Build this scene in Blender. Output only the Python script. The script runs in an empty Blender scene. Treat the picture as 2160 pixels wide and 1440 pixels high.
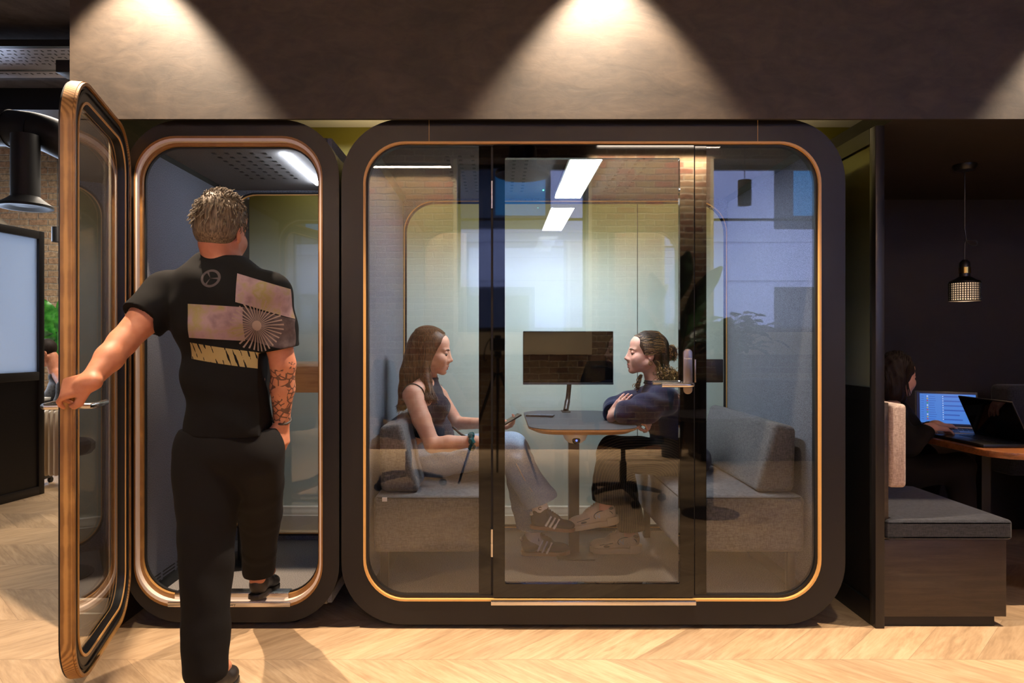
import bpy, bmesh, math, random
import numpy as np
from mathutils import Vector, Matrix
random.seed(7)
PI = math.pi
sc = bpy.context.scene
COL = sc.collection
# ------------------------------------------------------------------ camera
CAMY, CAMZ, FPX = -3.0, 1.25, 1449.0
CX, CY = 1050.0, 722.0
def at(px, py, Y):
    """point at depth plane Y that the photo shows at pixel px,py"""
    D = Y - CAMY
    return Vector(((px - CX) * D / FPX, Y, CAMZ - (py - CY) * D / FPX))
cam = bpy.data.cameras.new('camera')
cam.sensor_width = 36.0
cam.lens = FPX * 36.0 / 2160.0
cam.shift_x = (1080 - CX) / 2160.0
cam.shift_y = (CY - 720) / 2160.0
cam.clip_start = 0.02
camo = bpy.data.objects.new('camera', cam)
camo.location = (0, CAMY, CAMZ)
camo.rotation_euler = (PI / 2, 0, 0)
COL.objects.link(camo)
sc.camera = camo
# ------------------------------------------------------------------ world, exposure
sc.view_settings.view_transform = 'Standard'
sc.view_settings.look = 'None'
sc.view_settings.exposure = 0.0
sc.view_settings.gamma = 1.0
sc.view_settings.use_curve_mapping = False
cy = sc.cycles
cy.use_denoising = True
cy.max_bounces = 10
cy.diffuse_bounces = 4
cy.glossy_bounces = 5
cy.transparent_max_bounces = 24
cy.caustics_reflective = False
cy.caustics_refractive = False
cy.sample_clamp_indirect = 6.0
w = bpy.data.worlds.new('dusk_sky')
sc.world = w
w.use_nodes = True
wn = w.node_tree.nodes['Background']
wn.inputs[0].default_value = (0.50, 0.64, 1.0, 1)
wn.inputs[1].default_value = 1.8
# ------------------------------------------------------------------ lights
WARM = (1.0, 0.76, 0.52)
def spot(name, loc, power, angle, color=WARM, blend=0.15, size=0.02, target=None):
    l = bpy.data.lights.new(name, 'SPOT')
    l.energy = power; l.color = color; l.spot_size = math.radians(angle); l.spot_blend = blend
    l.shadow_soft_size = size
    o = bpy.data.objects.new(name, l); o.location = loc
    if target is not None:
        o.rotation_euler = (Vector(target) - Vector(loc)).to_track_quat('-Z', 'Y').to_euler()
    COL.objects.link(o); return o
def area(name, loc, power, sx, sy, color, target=(0, 0, -1), spread=180):
    l = bpy.data.lights.new(name, 'AREA')
    l.shape = 'RECTANGLE'; l.size = sx; l.size_y = sy; l.energy = power; l.color = color
    l.spread = math.radians(spread)
    o = bpy.data.objects.new(name, l); o.location = loc
    o.rotation_euler = Vector(target).to_track_quat('-Z', 'Y').to_euler()
    COL.objects.link(o); return o
DOWN = [(-1.53, 3.08), (0.465, 3.08), (2.66, 3.08)]
for x, z in DOWN:                                     # the row of narrow downlights washing the bulkhead
    spot('downlight_beam', (x, -0.28, z), 470, 78, (1.0, 0.77, 0.56), 0.42, 0.02)
for x, y, p in [(-3.0, -1.2, 250), (-1.0, -1.6, 215), (1.1, -1.6, 215), (3.0, -1.4, 100), (-1.6, -3.6, 300), (0.6, -3.8, 300), (3.0, -3.4, 300), (-4.4, 1.2, 300)]:  # ceiling spots over the walkway
    spot('ceiling_spot_beam', (x, y, 3.5), p, 66, (1.0, 0.83, 0.60), 0.6, 0.06)
area('linear_light_beam', (-1.15, -4.90, 3.22), 240, 1.2, 0.03, (1.0, 0.84, 0.66), (0, -0.40, -1), 100)
area('linear_light_beam', (1.80, -4.90, 3.46), 260, 1.4, 0.03, (1.0, 0.84, 0.66), (0, -0.40, -1), 100)
area('street_glow', (3.0, -6.6, 3.0), 880, 9.0, 4.0, (0.46, 0.56, 1.0), (0, -1, 0))  # unseen area light added to brighten the building across the street
area('cove_light', (0.4, 1.20, 2.30), 9, 2.8, 0.1, (1.0, 0.86, 0.60), (0, 0.2, 1))  # added uplight, no fixture: brightens the gap above the pods
area('rear_wall_wash', (0.2, 1.40, 2.66), 14, 3.0, 0.06, (0.95, 0.97, 1.0), (0, 0.12, -1), 120)  # unseen strip added to lift the wall behind the pods
area('office_ceiling_light', (-3.6, 3.6, 3.3), 110, 1.2, 1.2, (1.0, 0.86, 0.70))
# ------------------------------------------------------------------ materials
def lin(c):
    c = c / 255.0
    return c / 12.92 if c <= 0.04045 else ((c + 0.055) / 1.055) ** 2.4
def rgb(r, g, b): return (lin(r), lin(g), lin(b), 1.0)
MATS = {}
class NT:
    def __init__(s, m):
        s.m = m; s.t = m.node_tree; s.n = s.t.nodes; s.l = s.t.links
        s.bsdf = s.n.get('Principled BSDF')
        s.out = s.n.get('Material Output')
    def node(s, ty, **kw):
        n = s.n.new(ty)
        for k, v in kw.items():
            if k.startswith('i_'):
                key = k[2:]
                key = int(key) if key.isdigit() else key.replace('_', ' ')
                n.inputs[key].default_value = v
            else: setattr(n, k, v)
        return n
    def link(s, a, b): s.l.new(a, b)
    def math(s, op, a, b=None, c=None):
        n = s.n.new('ShaderNodeMath'); n.operation = op
        for i, v in enumerate((a, b, c)):
            if v is None: continue
            if isinstance(v, (int, float)): n.inputs[i].default_value = v
            else: s.l.new(v, n.inputs[i])
        return n.outputs[0]
    def mix(s, f, a, b, bt='MIX'):
        n = s.n.new('ShaderNodeMix'); n.data_type = 'RGBA'; n.blend_type = bt
        for k, v in ((0, f), (6, a), (7, b)):
            if isinstance(v, (int, float)) or isinstance(v, tuple): n.inputs[k].default_value = v
            else: s.l.new(v, n.inputs[k])
        return n.outputs[2]
    def obj(s): return s.node('ShaderNodeTexCoord').outputs['Object']
    def geo(s): return s.node('ShaderNodeNewGeometry').outputs['Position']
    def noise(s, vec, scale, detail=3, rough=0.5, dist=0.0):
        n = s.node('ShaderNodeTexNoise'); n.inputs['Scale'].default_value = scale
        n.inputs['Detail'].default_value = detail; n.inputs['Roughness'].default_value = rough
        n.inputs['Distortion'].default_value = dist
        if vec is not None: s.link(vec, n.inputs['Vector'])
        return n.outputs[0]
    def mapv(s, vec, scale=(1, 1, 1), rot=(0, 0, 0), loc=(0, 0, 0)):
        n = s.node('ShaderNodeMapping'); n.inputs['Scale'].default_value = scale
        n.inputs['Rotation'].default_value = rot; n.inputs['Location'].default_value = loc
        s.link(vec, n.inputs['Vector']); return n.outputs[0]
    def ramp(s, f, stops):
        n = s.node('ShaderNodeValToRGB'); r = n.color_ramp
        while len(r.elements) < len(stops): r.elements.new(0.5)
        for e, (p, c) in zip(r.elements, stops): e.position = p; e.color = c
        s.link(f, n.inputs[0]); return n.outputs[0]
    def bump(s, h, strength=0.3, dist=0.002):
        n = s.node('ShaderNodeBump'); n.inputs['Strength'].default_value = strength
        n.inputs['Distance'].default_value = dist
        s.link(h, n.inputs['Height']); s.link(n.outputs[0], s.bsdf.inputs['Normal'])
    def col(s, c):
        if isinstance(c, tuple): s.bsdf.inputs['Base Color'].default_value = c
        else: s.link(c, s.bsdf.inputs['Base Color'])
def mat(name, color=(0.5, 0.5, 0.5, 1), rough=0.5, metal=0.0, spec=0.5, emit=None, estr=0.0, coat=0.0, sss=0.0, sheen=0.0):
    m = bpy.data.materials.new(name); m.use_nodes = True
    t = NT(m); b = t.bsdf
    b.inputs['Base Color'].default_value = color
    b.inputs['Roughness'].default_value = rough
    b.inputs['Metallic'].default_value = metal
    b.inputs['Specular IOR Level'].default_value = spec if (spec != 0.5 or rough < 0.75) else 0.2
    b.inputs['Coat Weight'].default_value = coat
    b.inputs['Sheen Weight'].default_value = sheen
    if sss:
        b.inputs['Subsurface Weight'].default_value = sss
        b.inputs['Subsurface Radius'].default_value = (0.012, 0.005, 0.003)
        b.inputs['Subsurface Scale'].default_value = 1.0
    if emit is not None:
        b.inputs['Emission Color'].default_value = emit
        b.inputs['Emission Strength'].default_value = estr
    MATS[name] = m
    return t
def speckle(name, c1, c2, rough=0.9, scale=350, bumps=0.25, stretch=(1, 1, 1), sheen=0.2):
    """woven / felted melange"""
    t = mat(name, c1, rough, spec=0.2, sheen=sheen)
    v = t.mapv(t.obj(), stretch)
    n = t.noise(v, scale, 2, 0.7)
    n2 = t.noise(t.obj(), 6, 3)
    f = t.ramp(n, [(0.34, c1), (0.66, c2)])
    t.col(t.mix(t.math('MULTIPLY', n2, 0.25), f, c1))
    t.bump(n, bumps, 0.002)
    return t
def weave(name, c1, c2, rough=0.92, s=260):
    t = mat(name, c1, rough, spec=0.15, sheen=0.15)
    a = t.noise(t.mapv(t.obj(), (1, 1, 0.18)), s, 2, 0.7)
    b = t.noise(t.mapv(t.obj(), (0.18, 0.18, 1)), s, 2, 0.7)
    n = t.math('MULTIPLY', t.math('ADD', a, b), 0.5)
    t.col(t.ramp(n, [(0.40, c1), (0.60, c2)]))
    t.bump(n, 0.3, 0.002)
    return t
def wood(name, dark, light, rough=0.45, axis=(1, 12, 12), scale=3.0, coat=0.0):
    t = mat(name, light, rough, coat=coat)
    v = t.mapv(t.obj(), axis)
    n = t.noise(v, scale, 5, 0.6, 0.6)
    n2 = t.noise(v, scale * 9, 3, 0.6)
    f = t.math('ADD', t.math('MULTIPLY', n, 0.75), t.math('MULTIPLY', n2, 0.25))
    t.col(t.ramp(f, [(0.35, dark), (0.65, light)]))
    t.bump(f, 0.12, 0.001)
    return t
def ply(name, c1, c2, axis='d', n=160, rough=0.4):
    """layered plywood edge: stripes running with the surface"""
    t = mat(name, c1, rough)
    sx = t.node('ShaderNodeSeparateXYZ'); t.link(t.geo(), sx.inputs[0])
    s = t.math('SINE', t.math('MULTIPLY', sx.outputs[1], 2 * PI * n))
    g = t.noise(t.geo(), 14, 4)
    f = t.math('ADD', t.math('MULTIPLY', s, 0.3), g)
    t.col(t.ramp(f, [(0.25, c2), (0.75, c1)]))
    return t
def glass(name, tint=(1, 1, 1, 1), ior=1.5, rough=0.0, boost=1.0):
    """clear pane: transparent body with Fresnel reflection on each face"""
    m = bpy.data.materials.new(name); m.use_nodes = True; t = NT(m)
    t.n.remove(t.bsdf)
    tr = t.node('ShaderNodeBsdfTransparent'); tr.inputs[0].default_value = tint
    gl = t.node('ShaderNodeBsdfGlossy'); gl.inputs['Roughness'].default_value = rough
    fr = t.node('ShaderNodeFresnel'); fr.inputs[0].default_value = ior
    # a ray that leaves the pane meets the same air-glass index as one that enters
    g = t.node('ShaderNodeNewGeometry')
    ii = t.math('ADD', ior, t.math('MULTIPLY', g.outputs['Backfacing'], 1.0 / ior - ior))
    t.link(ii, fr.inputs[0])
    f = t.math('MULTIPLY', fr.outputs[0], boost)
    mx = t.node('ShaderNodeMixShader')
    t.link(f, mx.inputs[0]); t.link(tr.outputs[0], mx.inputs[1]); t.link(gl.outputs[0], mx.inputs[2])
    t.link(mx.outputs[0], t.out.inputs[0])
    MATS[name] = m
    return t
# ------------------------------------------------------------------ mesh building
def V3(*a): return Vector(a)
class MB:
    def __init__(s):
        s.v = []; s.f = []; s.mi = []; s.cur = 0
    def add(s, vs, fs):
        b = len(s.v); s.v += [tuple(v) for v in vs]
        for f in fs: s.f.append([b + i for i in f]); s.mi.append(s.cur)
        return s
    def bm(s, bm):
        bm.verts.index_update()
        return s.add([v.co[:] for v in bm.verts], [[v.index for v in f.verts] for f in bm.faces])
    def box(s, a, b, bev=0.0, seg=2, M=None):
        bm = bmesh.new(); bmesh.ops.create_cube(bm, size=1)
        for v in bm.verts:
            v.co = Vector([(a[i] + b[i]) / 2 + v.co[i] * (b[i] - a[i]) for i in range(3)])
        if bev > 0: bmesh.ops.bevel(bm, geom=bm.edges[:], offset=bev, segments=seg, profile=0.5, affect='EDGES')
        if M is not None: bmesh.ops.transform(bm, matrix=M, verts=bm.verts[:])
        s.bm(bm); bm.free(); return s
    def prism(s, poly, axis, a, b, bev=0.0, seg=2):
        """polygon (2-d list) swept along axis from a to b"""
        def p(u, v, w):
            return {'x': (w, u, v), 'y': (u, w, v), 'z': (u, v, w)}[axis]
        bm = bmesh.new()
        lo = [bm.verts.new(p(u, v, a)) for u, v in poly]; hi = [bm.verts.new(p(u, v, b)) for u, v in poly]
        n = len(poly)
        bm.faces.new(lo[::-1]); bm.faces.new(hi)
        for i in range(n): bm.faces.new((lo[i], lo[(i + 1) % n], hi[(i + 1) % n], hi[i]))
        bmesh.ops.recalc_face_normals(bm, faces=bm.faces[:])
        if bev > 0: bmesh.ops.bevel(bm, geom=bm.edges[:], offset=bev, segments=seg, profile=0.5, affect='EDGES', clamp_overlap=True)
        s.bm(bm); bm.free(); return s
    def ring(s, outer, inner, y0, y1, axis='y', chamfer=0.0):
        """closed frame between two loops with equal point counts"""
        n = len(outer)
        def p(u, v, w):
            return {'x': (w, u, v), 'y': (u, w, v), 'z': (u, v, w)}[axis]
        L = [[p(u, v, y0) for u, v in outer], [p(u, v, y0) for u, v in inner],
             [p(u, v, y1) for u, v in inner], [p(u, v, y1) for u, v in outer]]
        vs = sum(L, []); fs = []
        for k in range(4):
            for i in range(n):
                j = (i + 1) % n; k2 = (k + 1) % 4
                fs.append((k * n + i, k * n + j, k2 * n + j, k2 * n + i))
        bm = bmesh.new(); bv = [bm.verts.new(v) for v in vs]
        for f in fs: bm.faces.new([bv[i] for i in f])
        bmesh.ops.recalc_face_normals(bm, faces=bm.faces[:])
        s.bm(bm); bm.free(); return s
    def tube(s, pts, r, n=10, cap=True, closed=False):
        pts = [Vector(p) for p in pts]; m = len(pts)
        rs = r if isinstance(r, (list, tuple)) else [r] * m
        up = Vector((0, 0, 1)); prev = None; vs = []
        for i in range(m):
            if closed: t = pts[(i + 1) % m] - pts[i - 1]
            else: t = pts[min(i + 1, m - 1)] - pts[max(i - 1, 0)]
            t = t.normalized() if t.length > 1e-9 else Vector((0, 0, 1))
            if prev is None:
                u = t.cross(up)
                if u.length < 1e-3: u = t.cross(Vector((1, 0, 0)))
            else: u = prev - t * prev.dot(t)
            u.normalize(); prev = u; w2 = t.cross(u)
            for k in range(n):
                a = 2 * PI * k / n
                vs.append(pts[i] + (u * math.cos(a) + w2 * math.sin(a)) * rs[i])
        fs = []
        for i in range(m if closed else m - 1):
            j = (i + 1) % m
            for k in range(n):
                k2 = (k + 1) % n
                fs.append((i * n + k, j * n + k, j * n + k2, i * n + k2))
        if cap and not closed:
            fs.append([k for k in range(n)]); fs.append([(m - 1) * n + k for k in reversed(range(n))])
        return s.add(vs, fs)
    def lathe(s, prof, c=(0, 0, 0), axis='z', n=32, cap=True):
        vs = []; fs = []
        for r, z in prof:
            for k in range(n):
                a = 2 * PI * k / n; x, y = r * math.cos(a), r * math.sin(a)
                q = {'z': (x, y, z), 'y': (x, z, -y), 'x': (z, x, y)}[axis]
                vs.append((q[0] + c[0], q[1] + c[1], q[2] + c[2]))
        m = len(prof)
        for i in range(m - 1):
            for k in range(n):
                k2 = (k + 1) % n
                fs.append((i * n + k, i * n + k2, (i + 1) * n + k2, (i + 1) * n + k))
        if cap:
            if prof[0][0] > 1e-6: fs.append([k for k in reversed(range(n))])
            if prof[-1][0] > 1e-6: fs.append([(m - 1) * n + k for k in range(n)])
        return s.add(vs, fs)
    def sphere(s, c, r, n=24, m=14, sq=(1, 1, 1)):
        prof = [(math.sin(PI * i / m), -math.cos(PI * i / m)) for i in range(m + 1)]
        b = len(s.v); s.lathe(prof, (0, 0, 0), 'z', n, False)
        for i in range(b, len(s.v)):
            v = s.v[i]; s.v[i] = (c[0] + v[0] * r * sq[0], c[1] + v[1] * r * sq[1], c[2] + v[2] * r * sq[2])
        return s
    def xf(s, M, start=0):
        for i in range(start, len(s.v)): s.v[i] = tuple(M @ Vector(s.v[i]))
        return s
def rrect(x0, x1, z0, z1, r, n=10):
    P = []
    for cx, cz, a0 in ((x1 - r, z1 - r, 0), (x0 + r, z1 - r, 90), (x0 + r, z0 + r, 180), (x1 - r, z0 + r, 270)):
        for i in range(n + 1):
            a = math.radians(a0 + 90 * i / n); P.append((cx + r * math.cos(a), cz + r * math.sin(a)))
    return P
ORG = {}
def mk(name, mb, m, parent=None, org=None, sharp=38, smooth=True):
    me = bpy.data.meshes.new(name)
    v = np.array([tuple(x) for x in mb.v], dtype=float).reshape(-1, 3)
    if parent is not None: base = ORG[parent.name]
    elif org is not None: base = np.array(org, float)
    else:
        lo, hi = v.min(0), v.max(0); base = np.array([(lo[0] + hi[0]) / 2, (lo[1] + hi[1]) / 2, lo[2]])
    v = v - base
    me.from_pydata([tuple(x) for x in v], [], [list(f) for f in mb.f])
    ms = m if isinstance(m, (list, tuple)) else [m]
    for q in ms: me.materials.append(MATS[q])
    if len(ms) > 1: me.polygons.foreach_set('material_index', mb.mi)
    if smooth:
        bm = bmesh.new(); bm.from_mesh(me)
        bmesh.ops.remove_doubles(bm, verts=bm.verts[:], dist=1e-6)
        for f in bm.faces: f.smooth = True
        lim = math.radians(sharp)
        for e in bm.edges:
            if len(e.link_faces) == 2:
                if e.link_faces[0].normal.angle(e.link_faces[1].normal, 0) > lim: e.smooth = False
            else: e.smooth = False
        bm.to_mesh(me); bm.free()
    me.update()
    o = bpy.data.objects.new(name, me); COL.objects.link(o)
    if parent is not None: o.parent = parent
    else: o.location = base
    ORG[o.name] = base
    return o
def tag(o, label=None, cat=None, group=None, kind=None):
    if label: o['label'] = label
    if cat: o['category'] = cat
    if group: o['group'] = group
    if kind: o['kind'] = kind
    return o
def thing(name, loc, label, cat, group=None):
    o = bpy.data.objects.new(name, None); COL.objects.link(o)
    o.empty_display_size = 0.1; o.location = loc
    ORG[o.name] = np.array(loc, float)
    return tag(o, label, cat, group)
def struct(name, mb, m, **kw): return tag(mk(name, mb, m, **kw), kind='structure')
def copy_tree(o, loc=None, rz=None, label=None, parent=None):
    c = o.copy(); COL.objects.link(c)
    if parent is not None: c.parent = parent
    for ch in list(o.children): copy_tree(ch, parent=c)
    if loc is not None: c.location = loc
    if rz is not None: c.rotation_euler = (0, 0, rz)
    if label: c['label'] = label
    return c
def bez(p0, p1, p2, p3, n=12):
    o = []
    for i in range(n + 1):
        t = i / n; u = 1 - t
        o.append(Vector(p0) * u ** 3 + Vector(p1) * 3 * u * u * t + Vector(p2) * 3 * u * t * t + Vector(p3) * t ** 3)
    return o
def spline(pts, n=6):
    """Catmull-Rom through the points"""
    P = [Vector(p) for p in pts]; P = [P[0] * 2 - P[1]] + P + [P[-1] * 2 - P[-2]]; o = []
    for i in range(1, len(P) - 2):
        for k in range(n):
            t = k / n
            o.append(0.5 * ((2 * P[i]) + (P[i + 1] - P[i - 1]) * t + (2 * P[i - 1] - 5 * P[i] + 4 * P[i + 1] - P[i + 2]) * t * t
                            + (3 * P[i] - P[i - 1] - 3 * P[i + 1] + P[i + 2]) * t ** 3))
    o.append(P[-2]); return o
# ------------------------------------------------------------------ organic shapes: smooth unions meshed with surface nets
class SDF:
    def __init__(s, lo, hi, h):
        s.h = h; s.lo = np.array(lo, np.float32)
        n = np.ceil((np.array(hi) - np.array(lo)) / h).astype(int) + 1
        s.n = n; s.D = np.full(tuple(n), 1.0, np.float32); s.I = np.zeros(tuple(n), np.int8)
        s.ax = [s.lo[i] + h * np.arange(n[i], dtype=np.float32) for i in range(3)]
    def win(s, lo, hi, pad):
        a = np.maximum(np.floor((np.array(lo) - pad - s.lo) / s.h).astype(int), 0)
        b = np.minimum(np.ceil((np.array(hi) + pad - s.lo) / s.h).astype(int) + 1, s.n)
        if (b <= a).any(): return None
        sl = tuple(slice(a[i], b[i]) for i in range(3))
        X = s.ax[0][sl[0]][:, None, None]; Y = s.ax[1][sl[1]][None, :, None]; Z = s.ax[2][sl[2]][None, None, :]
        return sl, X, Y, Z
    def put(s, sl, d, k, op, mid):
        D = s.D[sl]
        if op == 'add':
            if mid is not None: I = s.I[sl]; I[d < D] = mid; s.I[sl] = I
            if k > 0:
                h = np.clip(0.5 + 0.5 * (D - d) / k, 0, 1); D = D + (d - D) * h - k * h * (1 - h)
            else: D = np.minimum(D, d)
        elif op == 'sub':
            if k > 0:
                h = np.clip(0.5 - 0.5 * (D + d) / k, 0, 1); D = D + (-d - D) * h + k * h * (1 - h)
            else: D = np.maximum(D, -d)
            
        elif op == 'and': D = np.maximum(D, d)
        s.D[sl] = D
    def cone(s, a, b, ra, rb=None, k=0.01, op='add', mid=None, flat=None):
        rb = ra if rb is None else rb
        a = np.array(a, float); b = np.array(b, float); r = max(ra, rb)
        w = s.win(np.minimum(a, b) - r, np.maximum(a, b) + r, k + 2 * s.h)
        if w is None: return s
        sl, X, Y, Z = w; ab = b - a; L = max(float(ab @ ab), 1e-12)
        t = np.clip(((X - a[0]) * ab[0] + (Y - a[1]) * ab[1] + (Z - a[2]) * ab[2]) / L, 0, 1)
        d = np.sqrt((X - a[0] - t * ab[0]) ** 2 + (Y - a[1] - t * ab[1]) ** 2 + (Z - a[2] - t * ab[2]) ** 2) - (ra + (rb - ra) * t)
        s.put(sl, d.astype(np.float32), k, op, mid); return s
    def chain(s, pts, rs, k=0.01, mid=None, op='add'):
        for i in range(len(pts) - 1): s.cone(pts[i], pts[i + 1], rs[i], rs[i + 1], k, op, mid)
        return s
    def ell(s, c, r, R=None, k=0.01, op='add', mid=None):
        c = np.array(c, float); r = np.array(r, float); m = r.max()
        w = s.win(c - m, c + m, k + 2 * s.h)
        if w is None: return s
        sl, X, Y, Z = w; q = [X - c[0], Y - c[1], Z - c[2]]
        if R is not None:
            R = np.array(R, float)[:3, :3]            # columns are the local axes
            q = [q[0] * R[0, i] + q[1] * R[1, i] + q[2] * R[2, i] for i in range(3)]
        k0 = np.sqrt(sum((q[i] / r[i]) ** 2 for i in range(3))) + 1e-9
        k1 = np.sqrt(sum((q[i] / r[i] ** 2) ** 2 for i in range(3))) + 1e-9
        s.put(sl, (k0 * (k0 - 1) / k1).astype(np.float32), k, op, mid); return s
    def boxr(s, c, hs, R=None, r=0.01, k=0.01, op='add', mid=None):
        c = np.array(c, float); hs = np.array(hs, float); m = float(np.linalg.norm(hs))
        w = s.win(c - m, c + m, k + 2 * s.h)
        if w is None: return s
        sl, X, Y, Z = w; q = [X - c[0], Y - c[1], Z - c[2]]
        if R is not None:
            R = np.array(R, float)[:3, :3]
            q = [q[0] * R[0, i] + q[1] * R[1, i] + q[2] * R[2, i] for i in range(3)]
        d = [np.abs(q[i]) - (hs[i] - r) for i in range(3)]
        o = np.sqrt(sum(np.maximum(x, 0) ** 2 for x in d)) + np.minimum(np.maximum(d[0], np.maximum(d[1], d[2])), 0) - r
        s.put(sl, o.astype(np.float32), k, op, mid); return s
    def plane(s, p, n, lo=None, hi=None):
        """keep what lies behind the plane (against n), inside an optional box"""
        w = s.win(lo if lo is not None else s.lo, hi if hi is not None else s.lo + s.h * s.n, 0)
        if w is None: return s
        sl, X, Y, Z = w; n = Vector(n).normalized()
        d = (X - p[0]) * n[0] + (Y - p[1]) * n[1] + (Z - p[2]) * n[2]
        s.D[sl] = np.maximum(s.D[sl], d.astype(np.float32)); return s
    def disp(s, fn, lo=None, hi=None):
        w = s.win(lo if lo is not None else s.lo, hi if hi is not None else s.lo + s.h * s.n, 0)
        sl, X, Y, Z = w; s.D[sl] = s.D[sl] + fn(X, Y, Z).astype(np.float32); return s
    def mesh(s, mb=None):
        D, h = s.D, s.h; S = D < 0; n = s.n
        S[0] = S[-1] = False; S[:, 0] = S[:, -1] = False; S[:, :, 0] = S[:, :, -1] = False
        D = np.where(S, D, np.maximum(D, 1e-5))
        c = np.zeros(tuple(n - 1), np.int8)
        for i in (0, 1):
            for j in (0, 1):
                for k in (0, 1): c += S[i:n[0] - 1 + i, j:n[1] - 1 + j, k:n[2] - 1 + k]
        A = np.argwhere((c > 0) & (c < 8)); m = len(A)
        idx = np.full(tuple(n - 1), -1, np.int32); idx[A[:, 0], A[:, 1], A[:, 2]] = np.arange(m)
        acc = np.zeros((m, 3)); cnt = np.zeros(m)
        for ax in range(3):
            o1, o2 = [a for a in range(3) if a != ax]
            for i in (0, 1):
                for j in (0, 1):
                    p = A.copy(); p[:, o1] += i; p[:, o2] += j; q = p.copy(); q[:, ax] += 1
                    dp = D[p[:, 0], p[:, 1], p[:, 2]]; dq = D[q[:, 0], q[:, 1], q[:, 2]]
                    sel = (dp < 0) != (dq < 0)
                    t = dp[sel] / (dp[sel] - dq[sel]); P = p[sel].astype(float); P[:, ax] += t
                    acc[sel] += P; cnt[sel] += 1
        vs = acc / cnt[:, None] * h + s.lo
        near = np.clip(np.round((vs - s.lo) / h).astype(int), 0, n - 1)
        ids = s.I[near[:, 0], near[:, 1], near[:, 2]]
        F = []
        for ax in range(3):
            o1, o2 = (ax + 1) % 3, (ax + 2) % 3
            a = [slice(None)] * 3; b = [slice(None)] * 3
            a[ax] = slice(0, n[ax] - 1); b[ax] = slice(1, n[ax])
            s0 = S[tuple(a)]; s1 = S[tuple(b)]
            E = np.argwhere(s0 != s1)
            E = E[(E[:, o1] > 0) & (E[:, o2] > 0) & (E[:, o1] < n[o1] - 1) & (E[:, o2] < n[o2] - 1)]
            inside = S[E[:, 0], E[:, 1], E[:, 2]]
            def at_(d1, d2):
                q = E.copy(); q[:, o1] -= d1; q[:, o2] -= d2; return idx[q[:, 0], q[:, 1], q[:, 2]]
            Q = np.stack([at_(1, 1), at_(0, 1), at_(0, 0), at_(1, 0)], 1)
            Q[~inside] = Q[~inside][:, ::-1]
            F.append(Q)
        F = np.concatenate(F)
        F = F[(F >= 0).all(1)]
        mb = mb or MB(); b0 = len(mb.v)
        mb.v += [tuple(v) for v in vs]
        fm = ids[F[:, 0]]
        mb.f += (F + b0).tolist(); mb.mi += fm.tolist()
        return mb
def mkraw(name, mb, m, parent=None, sub=0, sm=0):
    """organic mesh, all smooth"""
    o = mk(name, mb, m, parent, smooth=False)
    o.data.polygons.foreach_set('use_smooth', [True] * len(o.data.polygons))
    if sm:
        md = o.modifiers.new('smooth', 'SMOOTH'); md.factor = 0.5; md.iterations = sm
    return o
def basis(x, z):
    """rotation matrix with columns forward, left, up from a forward and an up hint"""
    x = Vector(x).normalized(); z = Vector(z); z = (z - x * z.dot(x)).normalized(); y = z.cross(x)
    return np.array([[x[i], y[i], z[i]] for i in range(3)])
def text(name, body, size, loc, rz, m, parent, rx=PI / 2, bold=0.0):
    """lettering as a real mesh"""
    cu = bpy.data.curves.new(name, 'FONT'); cu.body = body; cu.size = size; cu.align_x = 'CENTER'; cu.extrude = 0.0002; cu.offset = bold
    o = bpy.data.objects.new(name, cu); COL.objects.link(o)
    dg = bpy.context.evaluated_depsgraph_get()
    me = bpy.data.meshes.new_from_object(o.evaluated_get(dg))
    bpy.data.objects.remove(o)
    M = Matrix.Translation(loc) @ Matrix.Rotation(rz, 4, 'Z') @ Matrix.Rotation(rx, 4, 'X')
    b = MB(); b.add([M @ v.co for v in me.vertices], [list(p.vertices) for p in me.polygons])
    return mk(name, b, m, parent, smooth=False)
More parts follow.
